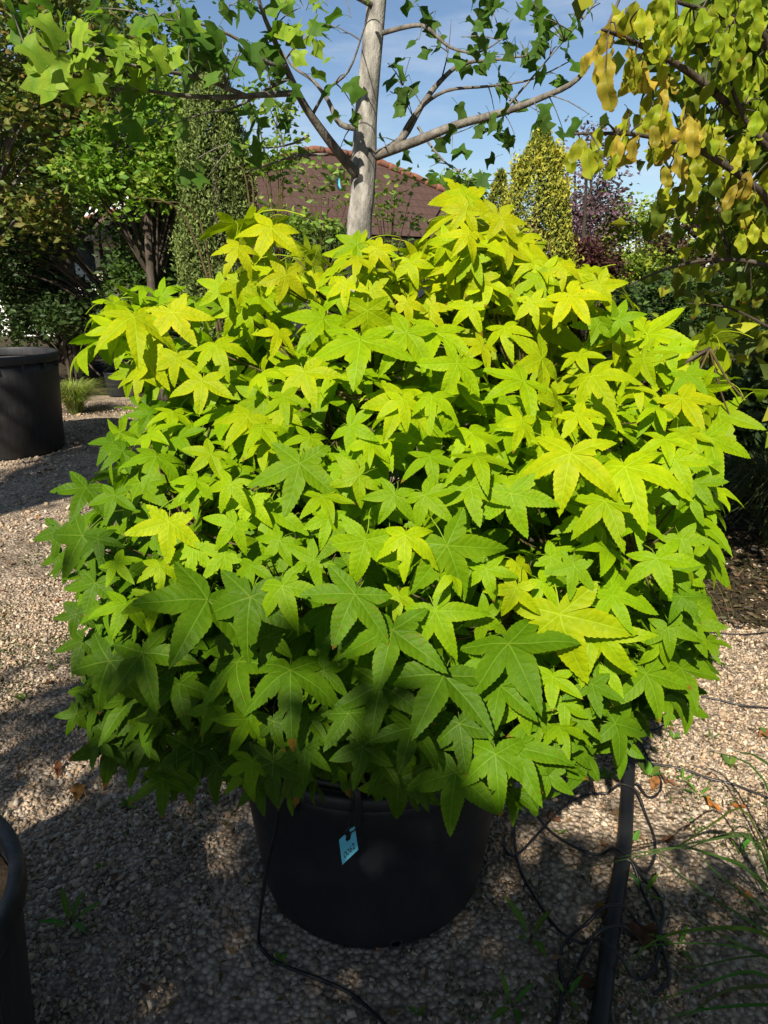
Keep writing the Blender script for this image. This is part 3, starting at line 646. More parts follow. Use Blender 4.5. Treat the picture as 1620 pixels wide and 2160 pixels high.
def on_pot(a, r, z):
    r *= PK; return Vector((PC.x + r * math.sin(rad(a)), PC.y - r * math.cos(rad(a)), z))
for a0, a1 in ((-27, -4), (153, 176)):
    mb = MB(); mb.tube([on_pot(a0, 0.306, 0.425), on_pot(a0, 0.318, 0.45), on_pot(a0, 0.320, 0.505), on_pot(a0 + 1.5, 0.317, 0.522), on_pot((a0 + a1) / 2, 0.316, 0.527), on_pot(a1 - 1.5, 0.317, 0.522), on_pot(a1, 0.320, 0.505), on_pot(a1, 0.318, 0.45), on_pot(a1, 0.306, 0.425)],
                       [0.009, 0.010, 0.0095, 0.008, 0.008, 0.008, 0.0095, 0.010, 0.009], 8, 3)
    mb.build('handle', M['pot'], pot, True)
c = on_pot(11.5, 0.2565, 0.022); outw = Vector((math.sin(rad(11.5)), -math.cos(rad(11.5)), 0.06)).normalized(); tn = Vector((0, 0, 1)).cross(outw).normalized(); upv = outw.cross(tn)
mb = MB(); mb.tube([c + (tn * math.cos(k * math.pi / 8) + upv * math.sin(k * math.pi / 8) * 0.8) * 0.0135 + outw * 0.001 for k in range(17)], 0.0028, 6, 1, False)
hole = mb.build('drain_hole', M['pot_dusty'], pot, True)
M['hole_shade'] = m_plain('hole_shade_black', (0.004, 0.004, 0.004), 1.0, 0.2, 30, 0.0)
mb = MB(); mb.add([c + (tn * math.cos(k * math.pi / 8) + upv * math.sin(k * math.pi / 8) * 0.8) * 0.0130 + outw * 0.0022 for k in range(16)], [tuple(range(16))]); mb.build('shade_disc', M['hole_shade'], hole)  # flat black disc paints the shade inside the hole

# ---- numbered tag on a loop of string
tg = P(735, 1786, PC.y - 0.375); tagr = empty('plant_tag', tg, 'light blue plastic tag numbered 0062 hanging from the pot handle', 'tag')
M['tag_blue'] = m_plain('tag_plastic', (0.10, 0.42, 0.56), 0.45, 0.08, 40); M['ink'] = m_plain('tag_ink', (0.01, 0.012, 0.016), 0.6, 0.1, 40)
TR = Matrix.Rotation(rad(-62), 3, 'X').inverted() if False else Matrix.Rotation(rad(78), 3, 'X')
tilt = TR @ Matrix.Rotation(rad(9), 3, 'Z')
out2 = [(-0.019, -0.037), (0.0195, -0.012), (0.0195, 0.043), (0.0125, 0.039), (0.0105, 0.024), (0.0065, 0.014), (0.0005, 0.011), (-0.0015, 0.017), (0.0025, 0.026), (0.000, 0.029), (-0.0155, 0.021)]
out2 = [(-0.0185, -0.036), (0.0190, -0.008), (0.0200, 0.042), (0.0135, 0.040), (0.0080, 0.037), (0.0105, 0.027), (0.0065, 0.016), (-0.0005, 0.012), (-0.0035, 0.016), (-0.0005, 0.026), (-0.0030, 0.028), (-0.0165, 0.018)]
n = len(out2); v = [tg + tilt @ Vector((x, y, z)) for z in (0.0, 0.0022) for (x, y) in out2]
link('plate', mesh('plate', v, [tuple(range(n - 1, -1, -1)), tuple(range(n, 2 * n))] + [(i, (i + 1) % n, n + (i + 1) % n, n + i) for i in range(n)]), M['tag_blue'], tagr)
fc = bpy.data.curves.new('digits', 'FONT'); fc.body = '0062'; fc.size = 0.0165; fc.align_x = 'CENTER'; fc.align_y = 'CENTER'; fc.extrude = 0.0002
fo = bpy.data.objects.new('digits_curve', fc); COL.objects.link(fo); bpy.context.view_layer.update()
fm = bpy.data.meshes.new_from_object(fo.evaluated_get(bpy.context.evaluated_depsgraph_get())); bpy.data.objects.remove(fo); fm.name = 'number'
fm.materials.clear(); fm.materials.append(M['ink'])
sh = Matrix(((0.80, 0, 0), (0.62, 1.15, 0), (0, 0, 1)))
fm.transform(Matrix.Translation(tg + tilt @ Vector((0.0008, -0.0075, 0.0028))) @ (tilt @ sh).to_4x4()); link('number', fm, None, tagr)
hb = on_pot(-5, 0.3265, 0.470); tp2 = tg + tilt @ Vector((0.004, 0.016, 0.001))
mb = MB(); mb.tube([tp2, tp2 + Vector((-0.008, -0.002, 0.02)), hb + Vector((-0.009, -0.006, -0.03)), hb + Vector((-0.006, -0.004, 0.02)), hb + Vector((0.0, 0.002, 0.056)), hb + Vector((0.008, -0.004, 0.02)), hb + Vector((0.007, -0.006, -0.03)), tp2 + Vector((0.004, -0.002, 0.018)), tp2], 0.0016, 5, 4)
mb.build('string', M['hose'], tagr, True)

# ---- canopy surface
BLOBS = [(0.03, 1.50, 0.99, 0.61, 0.54, 0.48), (0.35, 1.42, 1.02, 0.33, 0.44, 0.36), (-0.34, 1.45, 0.95, 0.30, 0.40, 0.38), (-0.02, 1.32, 0.80, 0.44, 0.42, 0.25), (0.20, 1.28, 0.82, 0.36, 0.36, 0.25)]
BLOBS += [(-0.44, 1.36, 0.74, 0.19, 0.26, 0.18), (0.48, 1.34, 0.80, 0.18, 0.26, 0.16)]
for (px, py, rx, rz) in ((560, 580, .11, .12), (790, 590, .11, .11), (985, 520, .11, .10), (1060, 620, .16, .12), (1190, 660, .15, .10), (300, 720, .11, .09), (420, 740, .15, .12), (1420, 790, .18, .10), (1480, 900, .07, .14), (680, 745, .2, .10), (880, 745, .2, .10)):
    c = P(px, py, 1.45); BLOBS.append((c.x, c.y, c.z, rx, 0.16, rz))
def hit(px, py):
    d = ray(px, py); best = None
    for b in BLOBS:
        o = Vector(((CAMP.x - b[0]) / b[3], (CAMP.y - b[1]) / b[4], (CAMP.z - b[2]) / b[5])); e = Vector((d.x / b[3], d.y / b[4], d.z / b[5]))
        A2, B2, C2 = e.dot(e), 2 * o.dot(e), o.dot(o) - 1; D2 = B2 * B2 - 4 * A2 * C2
        if D2 < 0: continue
        tt = (-B2 - math.sqrt(D2)) / (2 * A2)
        if best is None or tt < best[0]:
            p = CAMP + d * tt; best = (tt, p, Vector(((p.x - b[0]) / b[3] ** 2, (p.y - b[1]) / b[4] ** 2, (p.z - b[2]) / b[5] ** 2)).normalized())
    if best is None:
        bb, bt = 1e9, 1.5
        for b in BLOBS:
            o = Vector(((CAMP.x - b[0]) / b[3], (CAMP.y - b[1]) / b[4], (CAMP.z - b[2]) / b[5])); e = Vector((d.x / b[3], d.y / b[4], d.z / b[5]))
            tt = -o.dot(e) / e.dot(e); m = (o + e * tt).length
            if m < bb: bb, bt, bx = m, tt, b
        p = CAMP + d * bt; nn = Vector(((p.x - bx[0]) / bx[3] ** 2, (p.y - bx[1]) / bx[4] ** 2, (p.z - bx[2]) / bx[5] ** 2)).normalized()
        return p, nn, False
    return best[1], best[2], True

DROOPS = [0.16, 0.26, 0.42, 0.20, 0.55, 0.32, 0.18, 0.65, 0.28, 0.46, 0.22, 0.36, 0.5, 0.14, 0.3, 0.24]
GUM = [gum_leaf(100 + i, d, M['gum']) for i, d in enumerate(DROOPS)]
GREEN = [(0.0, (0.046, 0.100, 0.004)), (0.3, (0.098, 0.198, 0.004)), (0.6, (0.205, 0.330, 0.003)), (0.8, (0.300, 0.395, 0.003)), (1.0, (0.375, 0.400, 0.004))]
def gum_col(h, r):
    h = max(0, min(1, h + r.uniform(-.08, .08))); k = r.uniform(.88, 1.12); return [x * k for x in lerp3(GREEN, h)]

LEAVES = {  # junction and tip of the middle lobe as read off enlarged crops: (x0, y0, scale) -> (jx, jy, tx, ty, yellowness)
 (420, 380, 3.24): [(495,330,405,575,1),(265,460,180,660,1),(270,690,285,895,.8),(590,650,555,845,.95),(760,690,905,790,.95),(1215,470,1335,635,1),(1090,540,1065,740,.95),(1440,560,1500,760,.95),(1150,890,1165,1180,.75),
   (850,945,690,1200,.65),(1420,1040,1250,1370,.6),(545,1040,490,1225,.9),(110,1130,220,1390,.9),(20,1370,5,1610,.9),(720,1310,815,1570,.8),(580,1480,610,1690,.75),(1100,1090,1100,1450,.65),(1390,1500,1400,1690,.75),(420,1330,480,1480,.75),(1420,830,1440,980,.95),
   (1560,870,1620,960,.95),(1080,440,965,510,.7),(150,740,85,800,.8),(160,830,110,960,.5),(330,900,350,990,.7),(230,900,190,1010,.8),(960,770,880,880,.6),(1010,700,1010,790,.9),(1180,740,1160,850,.85)],
 (820, 380, 3.24): [(530,100,395,235,.9),(530,205,430,350,1),(770,260,850,415,.95),(545,370,415,545,1),(400,410,330,550,.9),(815,455,810,600,1),(1175,575,1195,800,1),(630,650,520,810,1),(1240,790,1425,1005,1),(1100,880,1030,1030,1),(1440,720,1520,870,.9),
   (790,1010,850,1260,.85),(860,770,885,870,.85),(315,1035,240,1340,.65),(470,1250,350,1500,.7),(640,1130,560,1205,.9),(1050,1220,790,1345,.85),(920,1370,670,1530,.75),(1390,1340,1575,1600,.9),(1300,1190,1330,1270,.8),(640,780,640,860,.9),(970,560,900,640,.9),(570,520,475,650,.75),(290,850,190,930,.9),
   (1060,620,1105,750,.9),(1010,660,1040,760,.7),(440,560,405,580,.95),(1330,620,1400,700,.8),(980,830,1000,900,.9),(680,690,680,740,.9),(560,860,510,930,.85),(1540,1000,1450,970,.5)],
 (1150, 500, 2.7): [(180,1010,300,1170,.85),(145,1235,85,1600,.95),(455,1310,595,1690,.9),(340,1505,460,1810,.85),(820,920,985,1170,.9),(1010,1140,1090,1480,.65),(580,555,880,605,.8),(870,780,950,890,.5),(970,860,1180,835,.65),(700,1150,740,1340,.7),(780,1270,895,1520,.75),(640,1830,740,2110,.65),(820,1720,870,1850,.6),
   (930,1400,1040,1570,.5),(440,600,520,670,.9),(640,970,690,1130,.8),(530,860,540,970,.9),(560,690,640,850,.8),(930,1280,1010,1390,.5),(890,1480,945,1640,.5),(300,500,200,510,.6),(420,470,470,460,.5),(720,640,780,800,.6),(860,1120,880,1180,.85),(540,1640,545,1740,.6),(600,1000,640,1080,.6),(760,1900,860,2010,.45),(820,2050,880,2130,.45)],
 (300, 850, 3.24): [(1075,415,1010,800,.5),(1145,235,1090,420,.7),(950,50,920,200,.85),(720,100,580,340,.8),(95,365,10,630,.5),(470,350,370,450,.7),(370,525,260,700,.65),(605,555,550,735,.7),(180,815,145,1110,.9),(630,825,480,1000,.7),(740,670,680,830,.7),(1230,640,1310,830,.75),(750,1110,740,1280,.55),(1170,1070,1010,1200,.6),(350,1000,330,1180,.7),(820,170,690,410,.8),(830,290,830,430,.85),(560,1040,420,1170,.65),(940,940,870,1050,.6),(1420,160,1500,200,.6),(1350,430,1400,490,.55),(120,1110,130,1280,.9),(1480,500,1350,560,.7),(250,240,300,300,.5),(50,210,200,275,.7)],
 (600, 800, 2.7): [(665,120,570,375,.9),(840,100,840,330,.75),(485,355,470,470,.7),(830,440,860,650,.6),(1095,440,1155,670,.75),(1060,610,1090,850,.65),(1350,235,1290,420,.85),(1290,650,1365,915,.6),(625,655,560,810,.5),(800,660,980,835,.6),(460,915,390,1185,.7),(690,890,690,1170,.8),(925,945,1065,1250,.45),(860,1320,1010,1590,.65),(400,1225,250,1530,.4),(650,1230,640,1340,.85),(615,1430,560,1800,.35),(1150,1080,1200,1260,.7),(960,1100,840,1250,.75),(1500,350,1550,440,.8),(250,790,230,880,.6),(330,900,240,1000,.5)],
 (900, 1150, 3.24): [(610,295,545,460,.9),(620,130,640,210,.9),(1010,145,960,370,.65),(1265,345,1390,620,.7),(910,470,1065,960,.9),(1200,600,1410,920,.85),(385,490,560,590,.6),(560,675,835,1160,.4),(420,960,190,1100,.4),(500,960,435,1350,.45),(650,1080,710,1270,.55),(905,1245,985,1470,.7),(940,1080,940,1180,.6),(750,1210,740,1370,.55),(610,1390,800,1800,.5),(470,1430,520,1870,.45),(200,1555,130,1990,.4),(830,1560,950,1660,.4),
   (600,1700,590,1930,.35),(330,1300,305,1590,.35),(700,1700,770,1850,.35),(860,900,850,1030,.7),(1230,850,1335,1010,.7),(1130,950,1160,1140,.5),(1600,665,1440,830,.6),(1500,880,1600,1220,.6),(1040,1170,1095,1220,.6),(780,250,830,330,.8),(850,80,930,130,.6),(1130,610,1050,990,.85),(380,780,400,1000,.45),(700,1480,690,1620,.4),(870,1400,970,1510,.45)],
 (1020, 1300, 2.512): [(1085,275,1215,570,.55),(1160,40,1260,260,.5),(990,430,985,640,.5),(1130,480,1130,600,.5),(1270,130,1340,260,.45),(580,350,580,500,.5),(1000,60,1010,120,.5)],
 (100, 1150, 3.24): [(535,405,420,715,.55),(720,370,720,600,.75),(1095,370,850,860,.3),(1390,355,1395,825,.3),(650,735,755,1155,.35),(425,790,360,1240,.15),(900,950,940,1280,.3),(1300,800,1370,1225,.3),(1395,140,1400,330,.6),(1000,1400,990,1880,.25),(1140,1100,1080,1270,.5),(1370,1190,1240,1440,.5),(250,650,155,960,.15),(330,260,240,540,.3),(250,1100,220,1310,.15),(790,1180,600,1200,.2),(440,1330,380,1770,.15),
   (760,1440,640,1640,.2),(790,1600,780,1880,.2),(1170,1500,1150,1790,.15),(1400,1480,1380,1700,.5),(1540,1480,1570,1800,.2),(650,1350,610,1480,.15),(600,1400,590,1670,.1),(470,1360,580,1570,.12),(350,1350,300,1560,.12),(150,100,120,300,.15),(100,60,70,200,.15),(200,470,175,610,.15),(980,60,990,190,.65),(470,120,590,260,.6),(980,790,880,850,.2),(1200,640,1330,770,.2),(1440,1650,1460,1810,.15),(880,1560,880,1760,.15),(200,1150,120,1290,.15)],
 (500, 1150, 3.24): [(365,855,400,1420,.3),(1415,885,1210,1350,.3),(980,960,950,1370,.25),(860,1380,820,1690,.2),(490,1180,410,1400,.2),(560,1200,690,1360,.2),(590,860,775,1030,.3),(760,1150,920,1390,.2),(470,1400,440,1600,.2),(1190,1250,1095,1590,.2),(310,280,430,600,.5),(220,620,380,750,.25),(250,1200,310,1410,.2),(1100,1600,1095,1880,.15),(1520,1220,1600,1590,.25),(250,1500,280,1800,.15),(760,600,730,730,.2),(60,1550,90,1700,.5),(1000,1500,960,1590,.15),(1230,1600,1310,1830,.15)],
 (0, 600, 2.7): [(765,190,795,500,.95),(980,160,1105,370,1),(700,330,655,510,.7),(650,250,575,275,.8),(860,400,970,610,.9),(1000,420,1000,590,.9),(800,500,790,690,.85),(740,500,730,590,.7),(850,740,720,760,.3),(985,730,975,830,.7),(490,1160,365,1400,.2),(650,1200,610,1370,.45),(640,900,555,1010,.25),(470,1430,380,1760,.1),(560,1450,590,1600,.12),(340,1400,320,1620,.1),(1100,150,1180,170,.6),(820,20,810,80,.6),(700,950,620,1020,.3),(520,1530,550,1700,.25),(520,1690,470,1880,.15),(920,60,970,45,.6),(1010,100,1020,150,.7),(830,700,840,660,.3),(900,850,970,900,.6),(1100,1180,1000,1260,.6)],
}
rl = random.Random(12)
shrub = empty('sweetgum_shrub', PC + Vector((0, 0, 0.43)), 'bushy yellow green sweetgum with star shaped leaves growing in a black pot', 'shrub')
placed = []; ends = []
def put_gum(p, u, n, L, h, kind='obj'):
    k = rl.randrange(len(GUM)); R = frame(u, n, DROOPS[k]); s = L / math.sqrt(1 + DROOPS[k] ** 2)
    ends.append((p + R @ (Vector((0, -0.70, -0.80)) * s)))
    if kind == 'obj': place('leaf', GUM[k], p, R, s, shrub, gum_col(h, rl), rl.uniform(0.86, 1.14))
    else: stuff_leaves.append((k, p, R, s, gum_col(h, rl)))
stuff_leaves = []
for (x0, y0, sc), L in LEAVES.items():
    for (jx, jy, tx, ty, h) in L:
        ax, ay, bx, by = x0 + jx / sc, y0 + jy / sc, x0 + tx / sc, y0 + ty / sc
        if ax > 1380: bx -= (ax - 1380) * .22; ax -= (ax - 1380) * .22
        p, sn, ok = hit(ax, ay); vd = ray(ax, ay).normalized(); ln = math.hypot(bx - ax, by - ay)
        p = p - vd * (0.012 + 0.055 * min(1.3, ln / 140) + rl.uniform(-.02, .025)) if ok else p - vd * 0.01
        n = (sn * 0.45 - vd * 0.75 + Vector((0, 0, 0.16)) + SUN * 0.1 + Vector((rl.gauss(0, .24), rl.gauss(0, .2), rl.gauss(0, .24)))).normalized()
        if n.dot(-vd) < 0.62: n = (n - vd * (0.68 - n.dot(-vd)) * 1.2).normalized()
        rt2 = ray(bx, by); den = rt2.dot(n); tt = (p - CAMP).dot(n) / den if abs(den) > 1e-3 else 1
        tip = CAMP + rt2 * tt; u = tip - p; LL = u.length
        if LL > 0.135 or den > -0.15: u = u.normalized() * 0.135 if den < -0.05 else (CAMP + rt2 * ((p - CAMP).length / rt2.length) - p); LL = min(u.length, 0.135)
        if ay < 640: LL *= 0.9 if ax > 700 else 1.12
        if ax > 1380 or ax < 280: LL *= 0.84
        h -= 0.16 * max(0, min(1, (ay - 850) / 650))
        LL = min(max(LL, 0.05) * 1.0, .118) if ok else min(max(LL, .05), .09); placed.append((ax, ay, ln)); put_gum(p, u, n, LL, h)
N_HAND = len(placed)
# leaves one layer further in, between and behind the ones above
def canopy_point(r, front=True, depth=0.0):
    b = BLOBS[r.choices(range(len(BLOBS)), [q[3] * q[5] * (1.6 if i in (5, 6) else 1 if i < 5 else .5) for i, q in enumerate(BLOBS)])[0]]
    d = Vector((r.gauss(0, 1), r.gauss(0, 1), r.gauss(0, 1))).normalized()
    if front and d.y > 0.15: d.y = -d.y
    if not front: d.y = abs(d.y)
    k = 1 - depth; return Vector((b[0] + d.x * b[3] * k, b[1] + d.y * b[4] * k, b[2] + d.z * b[5] * k)), Vector((d.x / b[3], d.y / b[4], d.z / b[5])).normalized()
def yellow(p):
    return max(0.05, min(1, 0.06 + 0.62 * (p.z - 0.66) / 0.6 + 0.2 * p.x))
def inside(p, m=0.8):
    return any(((p.x - b[0]) / b[3]) ** 2 + ((p.y - b[1]) / b[4]) ** 2 + ((p.z - b[2]) / b[5]) ** 2 < m for b in BLOBS)
cnt = 0; tries = 0
while cnt < 300 - N_HAND and tries < 20000:
    tries += 1; p, sn = canopy_point(rl, True, rl.uniform(0.10, 0.18))
    if inside(p, 0.6) or p.z < 0.56: continue
    u = Vector((sn.x * .5 + rl.gauss(0, .5), sn.y * .5 + rl.gauss(0, .3), -0.9 + rl.gauss(0, .25)))
    n = (sn * 0.7 + Vector((0, -.4, 0.25)) + Vector((rl.gauss(0, .2), rl.gauss(0, .2), rl.gauss(0, .2))))
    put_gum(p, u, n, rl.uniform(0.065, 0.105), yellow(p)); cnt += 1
for q in range(2000):
    side = q % 3
    p, sn = canopy_point(rl, side < 2, (rl.uniform(0.13, 0.42) if q < 900 else rl.uniform(0.4, 0.75) if q < 1350 else rl.uniform(0.03, 0.14)) if side < 2 else rl.uniform(0.05, 0.25))
    if p.z < 0.53 or (Vector((p.x, p.y - 1.5)).length < 0.25 and p.z < 0.62): continue
    u = Vector((sn.x * .5 + rl.gauss(0, .6), sn.y * .5 + rl.gauss(0, .5), -0.7 + rl.gauss(0, .35))); n = (sn * 0.6 + Vector((0, 0, 0.6)) + Vector((rl.gauss(0, .3), rl.gauss(0, .3), rl.gauss(0, .3))))
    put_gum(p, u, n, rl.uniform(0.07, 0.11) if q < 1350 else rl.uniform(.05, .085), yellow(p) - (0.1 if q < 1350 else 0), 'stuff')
Vs, Fq, Ft, Cs = [], [], [], []; off = 0; uvq = []
V_, loops, starts, totals, U_, C_ = [], [], [], [], [], []; ls = 0
for (k, p, R, s, c) in stuff_leaves:
    me = GUM[k]; nv = len(me.vertices); co = np.empty(nv * 3, np.float32); me.vertices.foreach_get('co', co); co = co.reshape(-1, 3) * s
    V_.append(co @ np.array(R).T + np.array(p)); C_.append(np.tile(np.array(c), (nv, 1)))
    nl = len(me.loops); li = np.empty(nl, np.int32); me.loops.foreach_get('vertex_index', li); loops.append(li + off)
    st = np.empty(len(me.polygons), np.int32); me.polygons.foreach_get('loop_start', st); starts.append(st + ls)
    tt = np.empty(len(me.polygons), np.int32); me.polygons.foreach_get('loop_total', tt); totals.append(tt)
    uvb = np.empty(nl * 2, np.float32); me.uv_layers[0].data.foreach_get('uv', uvb); U_.append(uvb); off += nv; ls += nl
me = bpy.data.meshes.new('inner_leaves'); V_ = np.concatenate(V_).astype(np.float32)
me.vertices.add(len(V_)); me.vertices.foreach_set('co', V_.ravel()); li = np.concatenate(loops); me.loops.add(len(li)); me.loops.foreach_set('vertex_index', li)
st = np.concatenate(starts); me.polygons.add(len(st)); me.polygons.foreach_set('loop_start', st); me.polygons.foreach_set('loop_total', np.concatenate(totals))
me.polygons.foreach_set('use_smooth', np.ones(len(st), bool)); me.update(calc_edges=True)
l = me.uv_layers.new(name='UVMap'); l.data.foreach_set('uv', np.concatenate(U_))
a = me.attributes.new('col', 'FLOAT_COLOR', 'POINT'); C_ = np.concatenate(C_); a.data.foreach_set('color', np.column_stack([C_, np.ones(len(C_))]).astype(np.float32).ravel())
sub_part(link('inner_leaves', me, M['gum_mass'], shrub))
# stem, limbs and twigs that carry the leaves
base = PC + Vector((0, 0, 0.42)); mb = MB()
mb.tube([base, base + Vector((0.01, 0, 0.15)), base + Vector((0.0, 0.02, 0.35)), base + Vector((0.02, 0.0, 0.62))], [0.026, 0.022, 0.017, 0.009], 10, 3); mb.build('stem', M['bark_dark'], shrub, True)
limb_pts = []; mb = MB()
for k in range(46):
    p, sn = canopy_point(rl, k % 4 != 3, 0.22)
    if p.z < 0.6: p.z = 0.6 + rl.uniform(0, .1)
    s0 = base + Vector((0, 0, rl.uniform(0.08, 0.6) if p.z > 0.9 else rl.uniform(0.08, 0.25))); m = s0.lerp(p, 0.5) + Vector((rl.gauss(0, .02), rl.gauss(0, .02), 0.04))
    mb.tube([s0, m, p], [0.010, 0.007, 0.003], 6, 3); limb_pts += [m, s0.lerp(p, .75), p]
mb.build('limbs', M['bark_dark'], shrub, True); shrub.children[-1]['kind'] = 'stuff'
mb = MB(); LP = np.array([tuple(q) for q in limb_pts])
for e in ends:
    d = np.linalg.norm(LP - np.array(e), axis=1); j = int(d.argmin())
    if d[j] < 0.22 and inside(e, 0.95): q = Vector(LP[j]); mb.tube([q, q.lerp(e, .5) + Vector((0, 0, -.01)), e], [0.0030, 0.0022, 0.0014], 4, 2, False)
sub_part(mb.build('twigs', M['twig'], shrub, True))
# ================================================================== TULIP TREE
rt_ = random.Random(44)
TL = [strip_leaf(TULIP, 200 + i, M['tulip'], droop=d, fold=f_, wave=0.03, pet=0.55) for i, (d, f_) in enumerate(((0.25, .3), (0.45, .2), (0.7, .4), (0.35, .5)))]
tb = P(757, 600, 3.4); tb.z = 0
tul = empty('tulip_tree', tb, 'tulip tree with pale grey trunk and squared four lobed leaves behind the potted shrub', 'tree')
def path(pts, Y0, Y1): return [P(x, y, Y0 + (Y1 - Y0) * i / (len(pts) - 1)) for i, (x, y) in enumerate(pts)]
tr = [tb, P(757, 560, 3.4)] + path([(764, 420), (768, 340), (771, 260), (778, 170), (788, 70), (800, -60), (810, -250), (818, -420)], 3.4, 3.4)
mb = MB(); mb.tube(tr, [0.068, 0.057, 0.053, 0.055, 0.049, 0.046, 0.042, 0.037, 0.030, 0.020], 14, 4); mb.build('trunk', M['bark_pale'], tul, True)
BR = [([(782, 332), (880, 297), (960, 265), (1060, 237), (1140, 207), (1220, 165), (1275, 70), (1330, -60)], 3.4, 3.0, .022), ([(795, 328), (850, 290), (890, 222), (930, 170), (975, 135), (1040, 127), (1110, 118)], 3.42, 3.8, .018),
      ([(845, 290), (880, 235), (940, 192), (1030, 182), (1120, 168), (1200, 130)], 3.5, 3.3, .010), ([(758, 375), (722, 332), (682, 280), (642, 222), (612, 162), (582, 92), (552, 20), (520, -90)], 3.38, 2.9, .023),
      ([(772, 272), (718, 262), (692, 212), (660, 170), (617, 140), (590, 100)], 3.42, 3.6, .014), ([(628, 196), (560, 200), (480, 205), (400, 203), (300, 190), (230, 186), (160, 176)], 3.12, 2.4, .012),
      ([(602, 142), (560, 130), (500, 82), (420, 50), (330, 40)], 3.05, 2.7, .010), ([(520, 203), (440, 170), (380, 156), (300, 142), (150, 112), (50, 92)], 2.9, 2.3, .009), ([(692, 326), (620, 330), (560, 350), (520, 362)], 3.3, 3.1, .007),
      ([(652, 285), (620, 302), (560, 312), (500, 300)], 3.2, 3.2, .006), ([(786, 76), (860, 56), (900, 58), (950, 100), (1010, 110), (1062, 80)], 3.4, 3.2, .011), ([(882, 268), (912, 312), (950, 352), (972, 362)], 3.5, 3.4, .007),
      ([(660, 240), (690, 190), (735, 150), (765, 70), (780, 20)], 3.2, 3.0, .007), ([(610, 165), (560, 190), (500, 225), (430, 240), (340, 270)], 3.1, 2.8, .007), ([(930, 172), (945, 110), (952, 40)], 3.6, 3.6, .004), ([(1060, 237), (1100, 190), (1160, 120), (1230, 40)], 3.25, 3.2, .006),
      ([(880, 297), (930, 290), (990, 270), (1030, 245)], 3.4, 3.6, .004), ([(890, 222), (870, 190), (850, 180)], 3.5, 3.5, .003), ([(800, 20), (700, -30), (560, -60), (400, -50)], 3.4, 2.9, .012), ([(804, -20), (950, -50), (1100, -40)], 3.4, 3.1, .012)]
tpts = []
for pts, y0, y1, r in BR:
    pp = path(pts, y0, y1); mb = MB(); n = len(pp); mb.tube(pp, [r * (1 - 0.8 * i / (n - 1)) for i in range(n)], 8, 4); mb.build('branch', M['bark_branch'], tul, True)
    cp, _ = crom(pp, [0] * n, 5); tpts += cp
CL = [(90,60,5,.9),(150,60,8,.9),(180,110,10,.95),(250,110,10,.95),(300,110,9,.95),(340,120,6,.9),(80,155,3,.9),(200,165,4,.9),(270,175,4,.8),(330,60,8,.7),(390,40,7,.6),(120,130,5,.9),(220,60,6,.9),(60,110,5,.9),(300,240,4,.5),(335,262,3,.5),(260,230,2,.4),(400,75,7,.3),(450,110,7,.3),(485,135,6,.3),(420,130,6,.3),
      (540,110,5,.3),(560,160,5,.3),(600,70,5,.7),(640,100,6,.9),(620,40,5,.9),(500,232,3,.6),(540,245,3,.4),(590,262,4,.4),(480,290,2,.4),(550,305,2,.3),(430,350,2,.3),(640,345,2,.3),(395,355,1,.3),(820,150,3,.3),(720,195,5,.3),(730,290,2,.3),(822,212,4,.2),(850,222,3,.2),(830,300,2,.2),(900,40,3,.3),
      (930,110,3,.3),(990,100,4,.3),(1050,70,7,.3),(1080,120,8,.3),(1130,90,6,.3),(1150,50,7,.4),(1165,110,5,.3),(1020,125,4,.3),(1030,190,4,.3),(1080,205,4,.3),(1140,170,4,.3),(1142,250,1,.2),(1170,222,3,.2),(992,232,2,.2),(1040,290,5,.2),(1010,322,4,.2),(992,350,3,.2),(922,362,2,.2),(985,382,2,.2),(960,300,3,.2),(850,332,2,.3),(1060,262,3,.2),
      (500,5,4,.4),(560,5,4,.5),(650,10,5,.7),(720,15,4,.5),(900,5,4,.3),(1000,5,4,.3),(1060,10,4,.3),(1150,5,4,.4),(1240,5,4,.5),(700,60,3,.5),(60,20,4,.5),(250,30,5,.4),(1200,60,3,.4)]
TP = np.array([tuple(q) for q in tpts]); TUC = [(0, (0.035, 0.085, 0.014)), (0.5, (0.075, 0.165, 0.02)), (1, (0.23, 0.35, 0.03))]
TPX = np.array([pix(q) for q in tpts]); twm = MB(); nt = 0
for (px, py, n, h) in CL:
    j = int(((TPX - np.array([px, py])) ** 2).sum(1).argmin()); src = tpts[j]; Yc = src.y
    for _ in range(n):
        sp = 26 if n > 1 else 3
        if n > 1 and rt_.random() < .1 or nt >= 299: continue
        p = P(px + rt_.gauss(0, sp), py + rt_.gauss(0, sp), Yc + rt_.gauss(0, 0.09)); u = Vector((rt_.gauss(0, .6), rt_.gauss(-.25, .5), -0.55 + rt_.gauss(0, .3)))
        n_ = Vector((rt_.gauss(0, .35), -0.45 + rt_.gauss(0, .4), 0.75)) if h > .55 else Vector((rt_.gauss(0, .45), rt_.gauss(0, .55), 0.8))
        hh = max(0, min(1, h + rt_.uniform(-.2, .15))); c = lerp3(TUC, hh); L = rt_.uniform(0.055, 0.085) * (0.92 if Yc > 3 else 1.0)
        if rt_.random() < -1: c = [0.4, 0.36, 0.02]
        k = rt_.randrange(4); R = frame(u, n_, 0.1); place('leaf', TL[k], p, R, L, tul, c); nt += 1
        e = p + R @ (Vector((0, -.5, -.15)) * L)
        if rt_.random() < .6: twm.tube([src, src.lerp(e, .5) + Vector((0, 0, .01)), e], [.003, .0022, .0014], 4, 2, False)
sub_part(twm.build('twigs', M['bark_branch'], tul, True))
rng = np.random.default_rng(15); n = 2600; d = rng.normal(size=(60, 3)); d /= np.linalg.norm(d, axis=1)[:, None]
